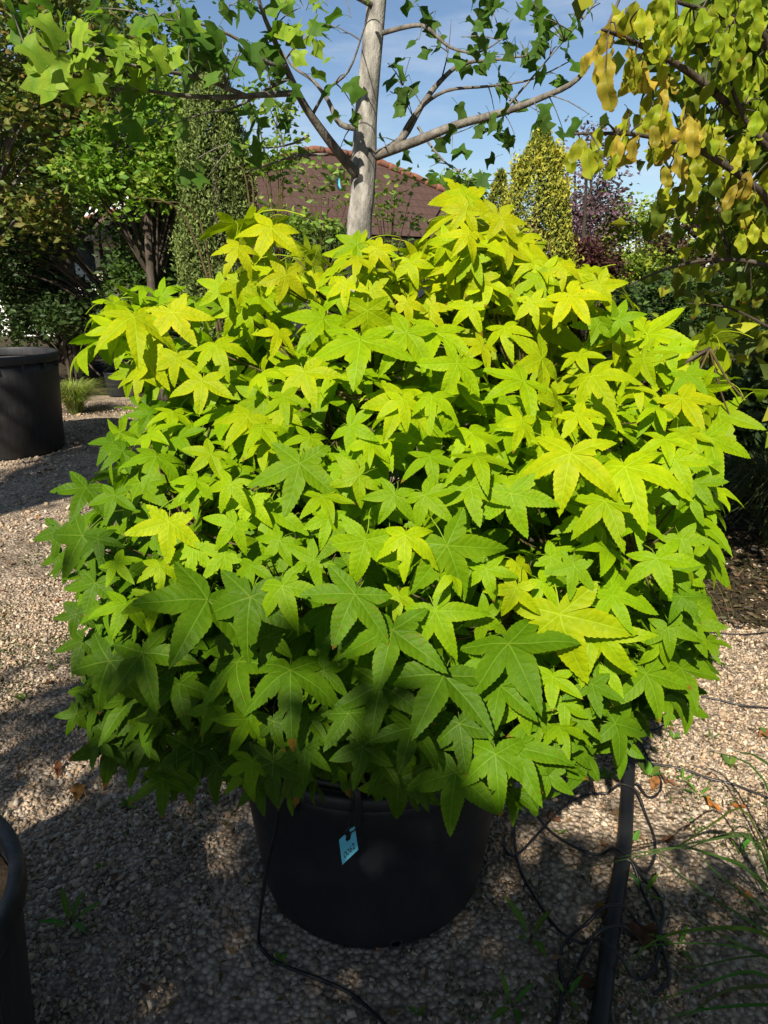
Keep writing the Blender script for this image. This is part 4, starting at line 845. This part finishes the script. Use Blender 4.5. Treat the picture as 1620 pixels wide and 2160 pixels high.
cl = np.array([tb.x, 3.3, 4.9]) + d * np.array([1.25, 1.2, 1.15]) * rng.uniform(.3, 1, (60, 1)); pts = cl[rng.integers(0, 60, n)] + rng.normal(size=(n, 3)) * .16
V, F, C = leaf_cloud(pts, .11, pick_cols([(.05, .12, .02), (.08, .17, .02)], n, rng), rng, .5, 1.2); sub_part(link('upper_leaves', np_mesh('upper_leaves', V, F, C), M['foliage'], tul))
mb = MB()
for q in cl[::3]: s0 = Vector((tb.x + .02, 3.4, 3.2 + rng.random() * .6)); q = Vector(q); mb.tube([s0, s0.lerp(q, .5) + Vector((0, 0, .1)), q], [.014, .009, .003], 5, 3)
sub_part(mb.build('upper_limbs', M['bark_branch'], tul, True))
tg2 = P(714, 388, 3.32); tt2 = empty('tree_tag', tg2, 'small blue label strip hanging in the tulip tree fork', 'tag')
mb = MB(); mb.box(tg2, (0.014, 0.003, 0.045), Matrix.Rotation(rad(-8), 3, 'Y')); mb.build('strip', M['tag_blue'], tt2)
mb = MB(); q = P(722, 334, 3.36); mb.tube([tg2 + Vector((0, 0, .026)), tg2.lerp(q, .6), q], .0012, 4, 2); mb.build('string', M['hose'], tt2)

# ================================================================== PARROTIA AT THE RIGHT
rp_ = random.Random(66)
PL = [strip_leaf(PARR, 300 + i, M['parrotia'], droop=d, fold=f_, wave=0.11, pet=0.16, wob=0.018) for i, (d, f_) in enumerate(((.15, .25), (.3, .35), (.05, .2), (.4, .3), (.2, .5)))]
pb = Vector((2.15, 2.45, 0)); par = empty('persian_ironwood', pb, 'ironwood tree with hanging wavy amber and olive leaves reaching in from the right', 'tree')
mb = MB(); mb.tube([pb, pb + Vector((0, 0, 1)), pb + Vector((-.05, 0, 2.2)), pb + Vector((0, .05, 3.6))], [.075, .06, .05, .03], 10, 4); mb.build('trunk', M['bark_dark'], par, True)
LB = [([pb + Vector((0, 0, 1.5))] + path([(1680, 330), (1560, 240), (1450, 150), (1330, 85), (1270, 62)], 2.2, 1.75), .017), ([pb + Vector((0, 0, 1.35))] + path([(1700, 480), (1600, 400), (1480, 320), (1350, 285), (1212, 282)], 2.2, 1.7), .014),
      ([pb + Vector((0, 0, 1.1))] + path([(1740, 620), (1620, 560), (1500, 548), (1400, 570), (1330, 600)], 2.3, 2.1), .011), ([pb + Vector((0, 0, 1.9))] + path([(1700, 150), (1600, 60), (1480, 20), (1380, -10)], 2.2, 1.9), .014), ([pb + Vector((0, 0, .95))] + path([(1760, 760), (1640, 700), (1540, 650), (1450, 640)], 2.3, 2.2), .009),
      ([pb + Vector((0, 0, 1.45))] + path([(1720, 400), (1640, 330), (1570, 250), (1530, 120), (1560, 20)], 2.2, 1.9), .012)]
lp = []
for pp, r in LB:
    mb = MB(); n = len(pp); mb.tube(pp, [r * (1 - .82 * i / (n - 1)) for i in range(n)], 7, 4); mb.build('branch', M['bark_dark'], par, True); lp += crom(pp, [0] * n, 6)[0]
LPX = np.array([pix(q) for q in lp]); twm = MB()
AM, OL, GR, DK = (0.36, 0.265, 0.04), (0.29, 0.315, 0.020), (0.21, 0.285, 0.016), (0.07, 0.11, 0.014)
PCL = [(1300,105,4,AM),(1345,150,4,OL),(1268,150,5,AM),(1350,185,4,AM),(1400,200,4,AM),(1390,245,4,OL),(1440,285,6,AM),(1465,300,4,AM),(1210,318,2,OL),(1238,330,3,OL),(1290,325,5,OL),(1330,305,5,AM),(1372,312,5,OL),(1305,285,4,OL),(1430,340,5,AM),(1482,330,5,OL),(1502,270,5,GR),(1540,370,6,OL),(1570,420,6,AM),
       (1470,385,4,OL),(1420,430,4,OL),(1400,455,5,DK),(1440,445,5,DK),(1470,60,6,GR),(1540,100,7,GR),(1560,55,6,GR),(1510,140,6,GR),(1550,200,7,GR),(1600,100,7,GR),(1590,250,7,GR),(1480,210,6,DK),(1570,330,6,OL),(1590,500,6,OL),(1530,520,7,DK),(1490,555,2,DK),(1450,590,2,DK),(1465,655,2,DK),(1570,600,4,DK),(1600,640,4,DK),(1610,720,3,DK),
       (1410,110,6,OL),(1450,100,6,GR),(1390,60,6,GR),(1340,60,5,OL),(1420,20,6,GR),(1500,15,6,GR),(1580,10,6,GR),(1600,170,6,GR),(1610,380,6,OL),(1500,440,6,DK),(1560,460,6,DK)]
for (px, py, n, c) in PCL:
    j = int(((LPX - np.array([px, py - 30])) ** 2).sum(1).argmin()); src = lp[j]
    for _ in range(n):
        p = P(px + rp_.gauss(0, 22), py - 30 + rp_.gauss(0, 20), src.y + rp_.gauss(0, .08) + (.12 if c is DK else 0)); u = Vector((rp_.gauss(-.12, .35), rp_.gauss(-.1, .35), -1)); n_ = Vector((rp_.gauss(-.1, .6), -0.8, 0.35 + rp_.gauss(0, .3)))
        k = rp_.uniform(.75, 1.25); mixc = rp_.random() * .35; oc = rp_.choice((AM, OL, GR)); cc = [(a * (1 - mixc) + b * mixc) * k for a, b in zip(c, oc)]
        L = rp_.uniform(.046, .072); R = frame(u, n_, .1); place('leaf', PL[rp_.randrange(5)], p, R, L, par, cc, rp_.uniform(.85, 1.15))
        if rp_.random() < .4: twm.tube([src, src.lerp(p, .5) + Vector((0, 0, .012)), p], [.0026, .002, .0013], 4, 2, False)
sub_part(twm.build('twigs', M['bark_dark'], par, True))
rng = np.random.default_rng(9); n = 2600
bc = np.array([tuple(P(x, y, Y)) for (x, y, Y) in ((1640, 250, 2.7), (1620, 120, 2.8), (1660, 450, 2.7), (1680, 620, 2.8), (1680, 100, 2.5), (1700, 350, 2.4), (1720, 600, 2.5), (1600, 20, 2.6), (1660, 520, 3.0), (1700, -150, 2.4), (1560, -150, 2.6))])
pts = bc[rng.integers(0, len(bc), n)] + rng.normal(size=(n, 3)) * 0.17
V, F, C = leaf_cloud(pts, 0.085, pick_cols([GR, DK, OL, DK], n, rng), rng, 0.3, 1.6, 0.6); rngu = np.random.default_rng(19); du = rngu.normal(size=(50, 3)); du /= np.linalg.norm(du, axis=1)[:, None]
cu = np.array([2.5, 1.1, 4.4]) + du * np.array([1.5, 1.6, 1.1]) * rngu.uniform(.3, 1, (50, 1)); pu = cu[rngu.integers(0, 50, 3600)] + rngu.normal(size=(3600, 3)) * .2
Vu, Fu, Cu = leaf_cloud(pu, 0.13, pick_cols([GR, DK, OL, DK], 3600, rngu), rngu, 0.5, 1.5); sub_part(link('upper_leaves', np_mesh('upper_leaves', Vu, Fu, Cu), M['foliage'], par))  # overhead crown added out of view to cut skylight on the foreground
mb = MB()
for q in cu[::3]: q = Vector(q); s0 = pb + Vector((0, .03, 2.6 + rngu.random() * .8)); mb.tube([s0, s0.lerp(q, .5) + Vector((0, 0, .1)), q], [.016, .01, .003], 5, 3)
sub_part(mb.build('upper_limbs', M['bark_dark'], par, True))
sub_part(link('back_leaves', np_mesh('back_leaves', V, F, C), M['foliage'], par))

# ================================================================== OTHER POTS
def big_pot(name, label, c, r, h, mat, lip=0.05, taper=0.87, soil=True, ribs=0):
    root = empty(name, c, label, 'pot'); c = Vector(c); mb = MB()
    mb.lathe([(0, .006), (r * taper * .95, 0.0), (r * taper, .02), (r * .95, h * .8), (r * .965, h - lip), (r * .935, h - lip), (r * .915, h * .8), (r * .89, h * .6)], c, 80); mb.build('body', mat, root, True)
    mb = MB(); mb.lathe([(r * .955, h - lip - .004), (r * .99, h - lip), (r, h - lip + .01), (r, h - .012), (r * .99, h), (r * .92, h), (r * .912, h - .01), (r * .914, h - lip)], c, 80); mb.build('rim', mat, root, True)
    for k in range(ribs):
        a = 2 * math.pi * k / ribs + .1; R = Matrix.Rotation(a, 3, 'Z'); mb = MB(); mb.box(c + R @ Vector((r * .982, 0, h - lip - .022)), (.03, .014, .05), R); mb.build('rib', mat, root)
    if soil:
        mb = MB(); n = 60; mb.add([(c.x, c.y, h * .86)] + [(c.x + r * .914 * math.cos(2 * math.pi * k / n), c.y + r * .914 * math.sin(2 * math.pi * k / n), h * .85) for k in range(n)], [(0, 1 + k, 1 + (k + 1) % n) for k in range(n)]); mb.build('soil', M['soil'], root)
    return root
cc = G(5, 955); big_pot('plant_pot', 'tall grey black tub with overhanging lip standing on the sunny gravel', (cc.x, cc.y + .12, 0), .53, .86, M['pot_dusty'], .07, .88, True, 16)
big_pot('plant_pot', 'dark grey pot cut by the lower left corner with a drip hose over its rim', (-0.965, 0.91, 0), .325, .46, M['pot_dusty'], .05)
g1 = G(247, 838); big_pot('plant_pot', 'small black pot at the end of the path beside another small pot', (g1.x, g1.y + .18, 0), .20, .31, M['pot'], .03, .85)
g2 = G(190, 805); big_pot('plant_pot', 'second small black pot further back behind the grass tuft', (g2.x, g2.y + .15, 0), .18, .26, M['pot'], .03, .85)
g3 = G(330, 800); big_pot('plant_pot', 'third small black pot in shade behind the left side of the shrub', (g3.x, g3.y + .2, 0), .2, .3, M['pot'], .03, .85)
for (g, s, lab) in ((g1, 61, 'small shrub growing in the black pot at the path end'), (g2, 62, 'small shrub growing in the pot behind the grass tuft')):
    tree('potted_shrub', lab, 'shrub', (g.x, g.y + .17, .25), [(g.x, g.y + .17, .62, .26, .24, .24), (g.x + .1, g.y + .17, .85, .2, .2, .2)], 1500, .05, deep + mid_g, s, .012, 'bark_dark', 24, .32, stems=3)

# ================================================================== PIPE AND DRIP HOSES
Z4 = lambda L, z=0.0: [GG(1020 + x / 2.512, 1300 + y / 2.512, z) for (x, y) in L]
mb = MB(); pp = Z4([(600, 2260), (630, 2030), (665, 1750), (703, 1500), (738, 1280), (758, 1000), (768, 700), (775, 440), (780, 300), (785, 150)], .0)
for q in pp: q.z += 0.019
mb.tube(pp, 0.0205, 14, 4); o = mb.build('water_pipe', M['pipe'], None, True); tag(o, 'thick straight black water pipe lying on the gravel under the drip hoses', 'pipe')
PW = np.array([(q.x, q.y) for q in crom(pp, [0] * len(pp), 20)[0]])
def lay_hose(label, pts, r=.0040, name='drip_hose', ground=True, group='thin black drip hoses on the gravel'):
    c, _ = crom(pts, [0] * len(pts), 6); 
    if ground:
        for q in c:
            d = float(np.sqrt(((PW - np.array([q.x, q.y])) ** 2).sum(1)).min()); q.z = hz(q.x, q.y) + r + .006 + (0.046 * math.exp(-(d / .045) ** 4) if d < .12 else 0)
    mb = MB(); mb.tube(c, r, 7, 1); tag(mb.build(name, M['hose'], None, True), label, 'hose', group)
lay_hose('thin hose running from under the leaves down beside the pot to the lower loop', Z4([(215,900),(205,960),(165,1080),(165,1220),(200,1370),(290,1530),(400,1680),(520,1750),(600,1800),(700,1880),(800,1935),(890,1900),(925,1800),(932,1720),(940,1640)]))
lay_hose('thin hose making the wide upper arch across the thick pipe', Z4([(120,1130),(105,1210),(140,1275),(200,1255),(300,1150),(400,1040),(500,970),(600,948),(720,960),(800,1000),(860,1080),(900,1180),(905,1280),(870,1360),(800,1390),(740,1375)]))
lay_hose('thin hose slanting from beside the pot across the pipe below the arch', Z4([(280,1065),(350,1150),(450,1220),(560,1270),(640,1290),(720,1340),(800,1420),(870,1540),(920,1660),(940,1780)]))
lay_hose('thin hose coming up from the lower edge and arching over the pipe', Z4([(370,2260),(405,2100),(410,1950),(400,1850),(430,1740),(520,1660),(640,1625),(760,1630),(850,1670),(930,1750),(970,1850),(975,1950),(900,2010)]))
lay_hose('thin hose curling from the lower edge round the small weed to the pipe', Z4([(400,2060),(440,1960),(500,1860),(580,1770),(680,1735),(800,1725),(900,1700),(948,1620),(930,1500),(850,1420),(770,1385)]))
lay_hose('short thin hose curving off the right of the pipe by the weeds', Z4([(750,640),(800,690),(880,790),(935,880),(930,940),(880,970),(800,955)]))
lay_hose('thin hose sagging across the pipe just under the lowest leaves', Z4([(520,615),(580,655),(660,650),(740,630),(820,612),(900,612),(945,590),(952,540)]))
lay_hose('thin hose leaving the pipe to the right among the weeds', Z4([(800,800),(900,800),(1050,825),(1200,875),(1320,905),(1450,960),(1560,1005)]))
lay_hose('pair of thin hoses bunched at the pipe end under the shrub', Z4([(500,520),(620,528),(720,500),(850,488),(960,470)]))
lay_hose('small loop of thin hose at the pipe end under the shrub', Z4([(720,430),(680,440),(645,490),(650,580),(710,640),(760,655)]))
lay_hose('thin hose crossing the sunny gravel right of the shrub', Z4([(1150,440),(1230,455),(1380,490),(1560,500)]))
lay_hose('thin hose in the shade behind the right of the shrub', Z4([(900,90),(1020,105),(1200,100),(1380,112),(1560,90)]))
lay_hose('looped hose in the mulch behind the right of the shrub', Z4([(1330,-10),(1380,20),(1380,60),(1340,75),(1300,40),(1250,60),(1200,20)]))
Z5 = lambda x, y: (400 + x / 2.25, 1500 + y / 2.25)
hp = [on_pot(-31, .30, .50), on_pot(-31, .325, .485), P(583, 1745, 1.235), P(566, 1820, 1.23), P(553, 1900, 1.235), GG(546, 1985, .012)] + [GG(*Z5(x, y), .008) for (x, y) in ((352, 1150), (420, 1203), (520, 1243), (650, 1290), (750, 1340), (830, 1400), (920, 1490), (980, 1560))]
lay_hose('black drip hose hanging down the left of the large pot onto the gravel', hp, .0042, ground=False)
c0 = Vector((-0.965, .91, 0)); hq = [c0 + Vector((.10, -.06, .44)), c0 + Vector((.22, -.05, .462)), c0 + Vector((.315, -.06, .468)), c0 + Vector((.345, -.075, .42)), c0 + Vector((.36, -.11, .25)), c0 + Vector((.37, -.15, .06)), c0 + Vector((.40, -.2, .012)), c0 + Vector((.44, -.32, .012))]
lay_hose('black drip hose draped over the rim of the corner pot', hq, .0045, ground=False)

# ================================================================== GRASSES, WEEDS, FALLEN LEAVES
M['grass'] = m_leaf('grass_blade', trans=0.35, vein=False, rough=0.45, under=.1)
def blade(pts, w, name, parent, colr):
    pts, _ = crom([Vector(p) for p in pts], [0] * len(pts), 4); v, f = [], []; n = len(pts)
    for i, p in enumerate(pts):
        t_ = (pts[min(i + 1, n - 1)] - pts[max(i - 1, 0)]).normalized(); s_ = t_.cross(Vector((.2, -.75, .6))).normalized(); k = w * min(1, 3 * (i / (n - 1)) + .35) * (1 - (i / (n - 1)) ** 2.2) + .0004; nn = t_.cross(s_)
        v += [p - s_ * k, p + nn * k * .35, p + s_ * k]
    for i in range(n - 1): a = 3 * i; f += [(a, a + 1, a + 4, a + 3), (a + 1, a + 2, a + 5, a + 4)]
    o = link(name, mesh(name, v, f, True), M['grass'], parent); o.color = (*colr, 1); return o
rg = random.Random(88); gb = G(1690, 1980); gc = empty('grass_clump', gb, 'clump of long arching green grass blades reaching in over the lower right', 'grass')
def Pz(x, y, z): return G(x, y, z)
for (pts, w) in (([(1680,1990,.10),(1600,1780,.24),(1480,1775,.26),(1380,1800,.22),(1180,1840,.12)], .004), ([(1680,1960,.1),(1600,1850,.22),(1480,1795,.27),(1400,1790,.26),(1300,1810,.2)], .0045), ([(1690,2030,.08),(1600,1965,.2),(1480,1960,.22),(1380,1985,.18),(1300,2060,.08)], .006), ([(1690,2000,.08),(1580,1720,.25),(1500,1740,.27),(1420,1790,.24),(1330,1800,.2)], .004),
                 ([(1680,2000,.05),(1560,1930,.15),(1440,1850,.18),(1360,1770,.18)], .003), ([(1700,2050,.05),(1600,2010,.12),(1500,1960,.15),(1420,1900,.14)], .0035), ([(1700,2080,.05),(1600,2080,.14),(1520,2095,.12),(1430,2160,.04)], .006), ([(1690,2100,.05),(1590,2050,.15),(1490,2075,.15),(1380,2115,.08)], .005), ([(1690,1930,.06),(1620,1880,.2),(1560,1820,.24),(1480,1800,.2)], .0045),
                 ([(1690,1960,.05),(1590,1900,.14),(1500,1830,.18),(1450,1760,.2)], .003), ([(1690,2120,.04),(1580,2120,.1),(1480,2130,.1),(1400,2150,.06)], .005), ([(1700,1990,.05),(1640,1880,.2),(1600,1800,.28),(1570,1740,.33)], .004), ([(1690,2010,.05),(1560,2020,.1),(1450,2040,.1),(1390,2000,.08)], .003), ([(1680,2060,.04),(1570,2000,.1),(1430,1990,.1),(1330,2000,.06)], .0025)):
    blade([Pz(*p) for p in pts], w * .62, 'blade', gc, [x * rg.uniform(.7, 1.3) for x in (0.05, 0.11, 0.018)])
for k in range(5):
    e = gb + Vector((rg.uniform(-.30, .05), rg.uniform(-.25, .45), rg.uniform(.1, .4))); m = gb.lerp(e, .5) + Vector((0, 0, .18)); blade([gb + Vector((rg.gauss(0, .04), rg.gauss(0, .04), 0)), m, e], rg.uniform(.0025, .0045), 'blade', gc, [x * rg.uniform(.6, 1.3) for x in (0.045, 0.09, 0.016)])
a, b_, c_ = G(1555, 1425), P(1500, 1290, 2.0), P(1466, 1165, 1.75); ds = empty('dry_stalk', a, 'dry straw coloured grass stalk leaning at the right edge of the shrub', 'stalk')
for (q, w, k) in ((c_, .0022, 1), (P(1440, 1190, 1.9), .0014, .8), (P(1500, 1200, 1.9), .0014, .9)): blade([a, a.lerp(q, .55) + Vector((.02, 0, .05)), q], w, 'blade', ds, (0.42 * k, 0.33 * k, 0.12 * k))
def tuft(name, label, base, n, h, spread, cols, w, seed, arch=.5):
    rng = random.Random(seed); root = empty(name, base, label, 'grass'); V, F, C = [], [], []
    for k in range(n):
        a = rng.uniform(0, 6.283); d = Vector((math.cos(a), math.sin(a), 0)); s_ = Vector((-d.y, d.x, 0)); L = h * rng.uniform(.55, 1.1); sp = spread * rng.uniform(.15, 1); c = [x * rng.uniform(.7, 1.3) for x in rng.choice(cols)]
        st = base + d * rng.uniform(0, .07)
        b0 = len(V)
        for i in range(6):
            t_ = i / 5; p = st + d * sp * t_ ** 1.6 + Vector((0, 0, L * (t_ - arch * t_ ** 3))); k2 = w * (1 - t_ ** 2) + .0003
            V += [tuple(p - s_ * k2), tuple(p + s_ * k2)]; C += [c, c]
        F += [(b0 + 2 * i, b0 + 2 * i + 1, b0 + 2 * i + 3, b0 + 2 * i + 2) for i in range(5)]
    return sub_part(link('blades', np_mesh('blades', np.array(V), np.array(F), np.array(C)), M['foliage'], root))
g = G(160, 872); tuft('feather_grass', 'soft yellow green grass tuft behind the tall tub', Vector((g.x, g.y, 0)), 1100, .62, .5, [(0.24, 0.29, 0.06), (0.30, 0.32, 0.09), (0.16, 0.21, 0.05)], .0035, 5)
g = G(1580, 1130); tuft('fountain_grass', 'dark arching ornamental grass in shade at the right edge', Vector((g.x + .05, g.y - .2, 0)), 1300, 1.0, .6, [(0.03, 0.05, 0.016), (0.05, 0.07, 0.02), (0.08, 0.07, 0.03)], .004, 6, .6)
M['weed'] = m_leaf('weed_leaf', trans=.35, vein=True, rough=.45)
WL = [strip_leaf(OVAL, 400 + i, M['weed'], droop=.35, fold=.25, wave=.03, pet=.3) for i in range(3)]
LW = [strip_leaf([(0, .01, 0), (.2, .06, .2), (.5, .1, .5), (.8, .06, .82), (1, 0, 1)], 410 + i, M['weed'], droop=.4, fold=.25, wave=.03, pet=.1) for i in range(2)]
WEEDS = [(150,1950,6,.075,'l','pointed leaved weed in the shaded gravel near the corner pot'),(270,1700,6,.03,'o','small round leaved weed below the dark lower left leaves'),(110,1415,3,.02,'o','tiny green seedling at the shade edge left of the shrub'),(1640-20,1560,4,.04,'o','small weed by the far right hose'),
         (1370,1640,6,.05,'o','bright green weed growing close to the right of the pipe'),(1350,1610,3,.035,'o','twin leaved green seedling touching the pipe'),(1285,1645,4,.035,'o','green seedling in the sun just left of the pipe'),(1260,1640,3,.03,'o','small seedling in the sun furthest left of the pipe'),(1210,1645,3,.03,'o','seedling at the sunny edge under the lowest leaves'),(1295,1630,2,.03,'l','narrow seedling leaning on the pipe'),
         (1475,1680,4,.055,'l','upright paddle leaved weed on the right gravel'),(1440,1650,5,.04,'l','feathery weed beside the hose on the right gravel'),(1540,1620,4,.035,'o','low weed on the sunny right gravel'),(1120,1980,4,.09,'l','long leaved weed standing between pot and pipe'),(1335,1780,3,.035,'o','lime green seedling at the right foot of the pipe'),(1430,2000,3,.06,'l','dark upright weed under the grass blades'),
         (1195,2110,3,.055,'l','weed at the lower edge beside the rising hose'),(1080,2125,4,.07,'l','flat weed spreading on gravel below the large pot'),(590,2030,4,.025,'o','small weed under the hose in front of the pot'),(1360,1890,3,.05,'l','thin weed hugging the pipe in the shade'),(1560,1800,4,.05,'l','weed near the grass clump on the right gravel'),(50,1480,4,.03,'o','small weed in the half shade of the left gravel'),
         (880,2140,3,.022,'o','tiny weed below the drain hole of the pot'),(1500,1560,5,.035,'l','small weed among hoses right of the lowest leaves'),(1180,1760,3,.022,'o','tiny seedling inside the wide hose arch'),(1420,1560,4,.03,'o','seedling near the sagging hose'),(215,1885-50,3,.02,'o','tiny weed in the deep shade left of the pot')]
rw = random.Random(3)
for (px, py, n, L, kd, lab) in WEEDS:
    b0 = GG(px, py, .004); w = empty('weed', b0, lab, 'weed', 'weeds sprouting in the gravel')
    for k in range(n):
        a = 2 * math.pi * (k + rw.random() * .5) / n; u = Vector((math.cos(a), math.sin(a), rw.uniform(.5, 1.4))); me = rw.choice(WL if kd == 'o' else LW)
        place('leaf', me, b0 + Vector((math.cos(a), math.sin(a), .3)) * L * .12, frame(u, Vector((-u.x * .5, -u.y * .5, 1)), .2), L * rw.uniform(.7, 1.15), w, [x * rw.uniform(.7, 1.3) for x in (0.10, 0.20, 0.03)], 1.2)
    mb = MB(); mb.tube([b0 - Vector((0, 0, .01)), b0 + Vector((0, 0, L * .12))], L * .03 + .0006, 5, 1); mb.build('stem', M['twig'], w)
M['dead'] = m_leaf('dead_leaf', trans=.15, vein=True, rough=.7, vein_col=(.2, .12, .05))
DL = [strip_leaf(PARR, 500 + i, M['dead'], droop=-d, fold=f_, wave=.12, pet=.2, wob=.03) for i, (d, f_) in enumerate(((.2, .5), (.4, .3), (.1, .7)))]
DEAD = [(165,1690,.06,(.26,.13,.04),'tan dry leaf curled up on gravel below the dark left leaves'),(125,1640,.05,(.13,.05,.025),'dark brown leaf on the shaded left gravel'),(90,1450,.045,(.15,.065,.03),'brown leaf at the shade edge on the left gravel'),(120,1275,.035,(.25,.11,.05),'reddish leaf on the sunny left gravel'),(80,1100,.05,(.28,.13,.06),'flat reddish leaf on the sunlit path'),
        (85,1000,.09,(.13,.055,.03),'heap of brown leaves at the foot of the tall tub'),(110,995,.07,(.17,.07,.03),'curled brown leaf near the foot of the tall tub'),(20,1190,.04,(.2,.1,.05),'small brown leaf at the left path edge'),(1280,1720,.055,(.30,.19,.10),'pale tan leaf lying left against the pipe'),(1165,1720,.055,(.16,.08,.045),'brown leaf beside the pot under the lowest leaves'),(1300,1850,.05,(.24,.09,.03),'rusty leaf stuck at the pipe where hoses cross'),
        (1255,1910,.05,(.30,.17,.03),'yellow brown leaf in shade left of the pipe'),(1378,1670,.05,(.30,.13,.05),'orange brown leaf right of the pipe beside the hose'),(1425,1660,.05,(.22,.10,.05),'brown leaf further right of the pipe'),(1520,1715,.05,(.42,.15,.03),'bright orange leaf on the right gravel'),(1540,1705,.04,(.30,.11,.03),'orange leaf overlapping the bright orange leaf'),(1330,1990,.07,(.10,.045,.025),'dark brown leaf right of the pipe in deep shade'),
        (1375,2010,.07,(.11,.05,.03),'dark brown leaf under the lower hose loop'),(1205,2070,.07,(.12,.055,.03),'dark brown leaf between the two lower hoses'),(1305,1530,.035,(.40,.10,.03),'small red leaf beside the pipe end'),(1425,1545,.04,(.26,.13,.06),'tan leaf on the sunny gravel near the sagging hose'),(1395,1780,.035,(.18,.08,.04),'brown leaf inside the hose arch right of the pipe'),(1265,1780,.03,(.28,.12,.06),'small reddish leaf left of the pipe inside the arch'),
        (815,2140,.03,(.22,.15,.06),'small straw leaf below the pot'),(490,1745,.03,(.18,.13,.05),'small leaf in shade left of the pot'),(1600,1560,.06,(.30,.12,.06),'reddish leaf at the right edge of the gravel'),(1590,1900,.05,(.32,.14,.05),'orange leaf behind the grass clump'),(230,1610,.03,(.12,.06,.03),'tiny brown leaf under the dark left leaves'),(35,1730,.03,(.2,.12,.06),'small tan leaf near the corner pot')]
for (px, py, L, c, lab) in DEAD:
    b0 = GG(px, py, .010); a = rw.uniform(0, 6.28); u = Vector((math.cos(a), math.sin(a), rw.uniform(-.05, .25)))
    o = place('fallen_leaf', DL[rw.randrange(3)], b0, frame(u, Vector((rw.gauss(0, .2), rw.gauss(0, .2), 1)), 0), L, None, [x * .8 for x in c], rw.uniform(.8, 1.3)); tag(o, lab, 'leaf', 'fallen leaves on the gravel')
# creeping ground cover and moss between the stones
rng = np.random.default_rng(77); n = 60000; x = rng.uniform(-2, 2, n); y = rng.uniform(.7, 4.5, n)
m = (vnoise(x, y, 2.6, 41) * .6 + vnoise(x, y, 8, 42) * .4) > .635; x, y = x[m], y[m]; n = len(x)
pts = np.stack([x, y, hground(x, y) + rng.uniform(.003, .014, n)], 1)
V, F, C = leaf_cloud(pts, .012, pick_cols([(.05, .085, .02), (.07, .11, .025), (.035, .05, .018), (.09, .10, .03), (.075, .05, .035)], n, rng), rng, .5, 1.5)
tag(link('ground_cover', np_mesh('ground_cover', V, F, C), M['foliage']), 'low creeping green weeds and moss between the gravel stones', 'ground cover', kind='stuff')
n = 9000; x = rng.uniform(.75, 3.2, n); y = rng.uniform(2.55, 5.2, n); k = (y + .35 * x + .25 * vnoise(x, y, 4, 51)) > 3.42; x, y = x[k], y[k]; n = len(x)
V, F, C = leaf_cloud(np.stack([x, y, np.full(n, .028)], 1), .034, pick_cols([(.05, .032, .02), (.085, .055, .033), (.035, .024, .016), (.13, .08, .045)], n, rng), rng, .8, 2.4)
tag(link('bark_mulch', np_mesh('bark_mulch', V, F, C), M['foliage']), 'dark bark chips spread over the bed right behind the shrub', 'mulch', kind='stuff')
n = 2600; x = rng.uniform(-2.2, 2.2, n); y = rng.uniform(.6, 5.5, n); pts = np.stack([x, y, hground(x, y) + .012], 1)
V, F, C = leaf_cloud(pts, .026, pick_cols([(.12, .06, .03), (.18, .10, .05), (.08, .045, .025)], n, rng), rng, .85, 2.6)
tag(link('leaf_litter', np_mesh('leaf_litter', V, F, C), M['foliage']), 'tiny dry brown bits of leaf scattered in the gravel', 'leaf litter', kind='stuff')
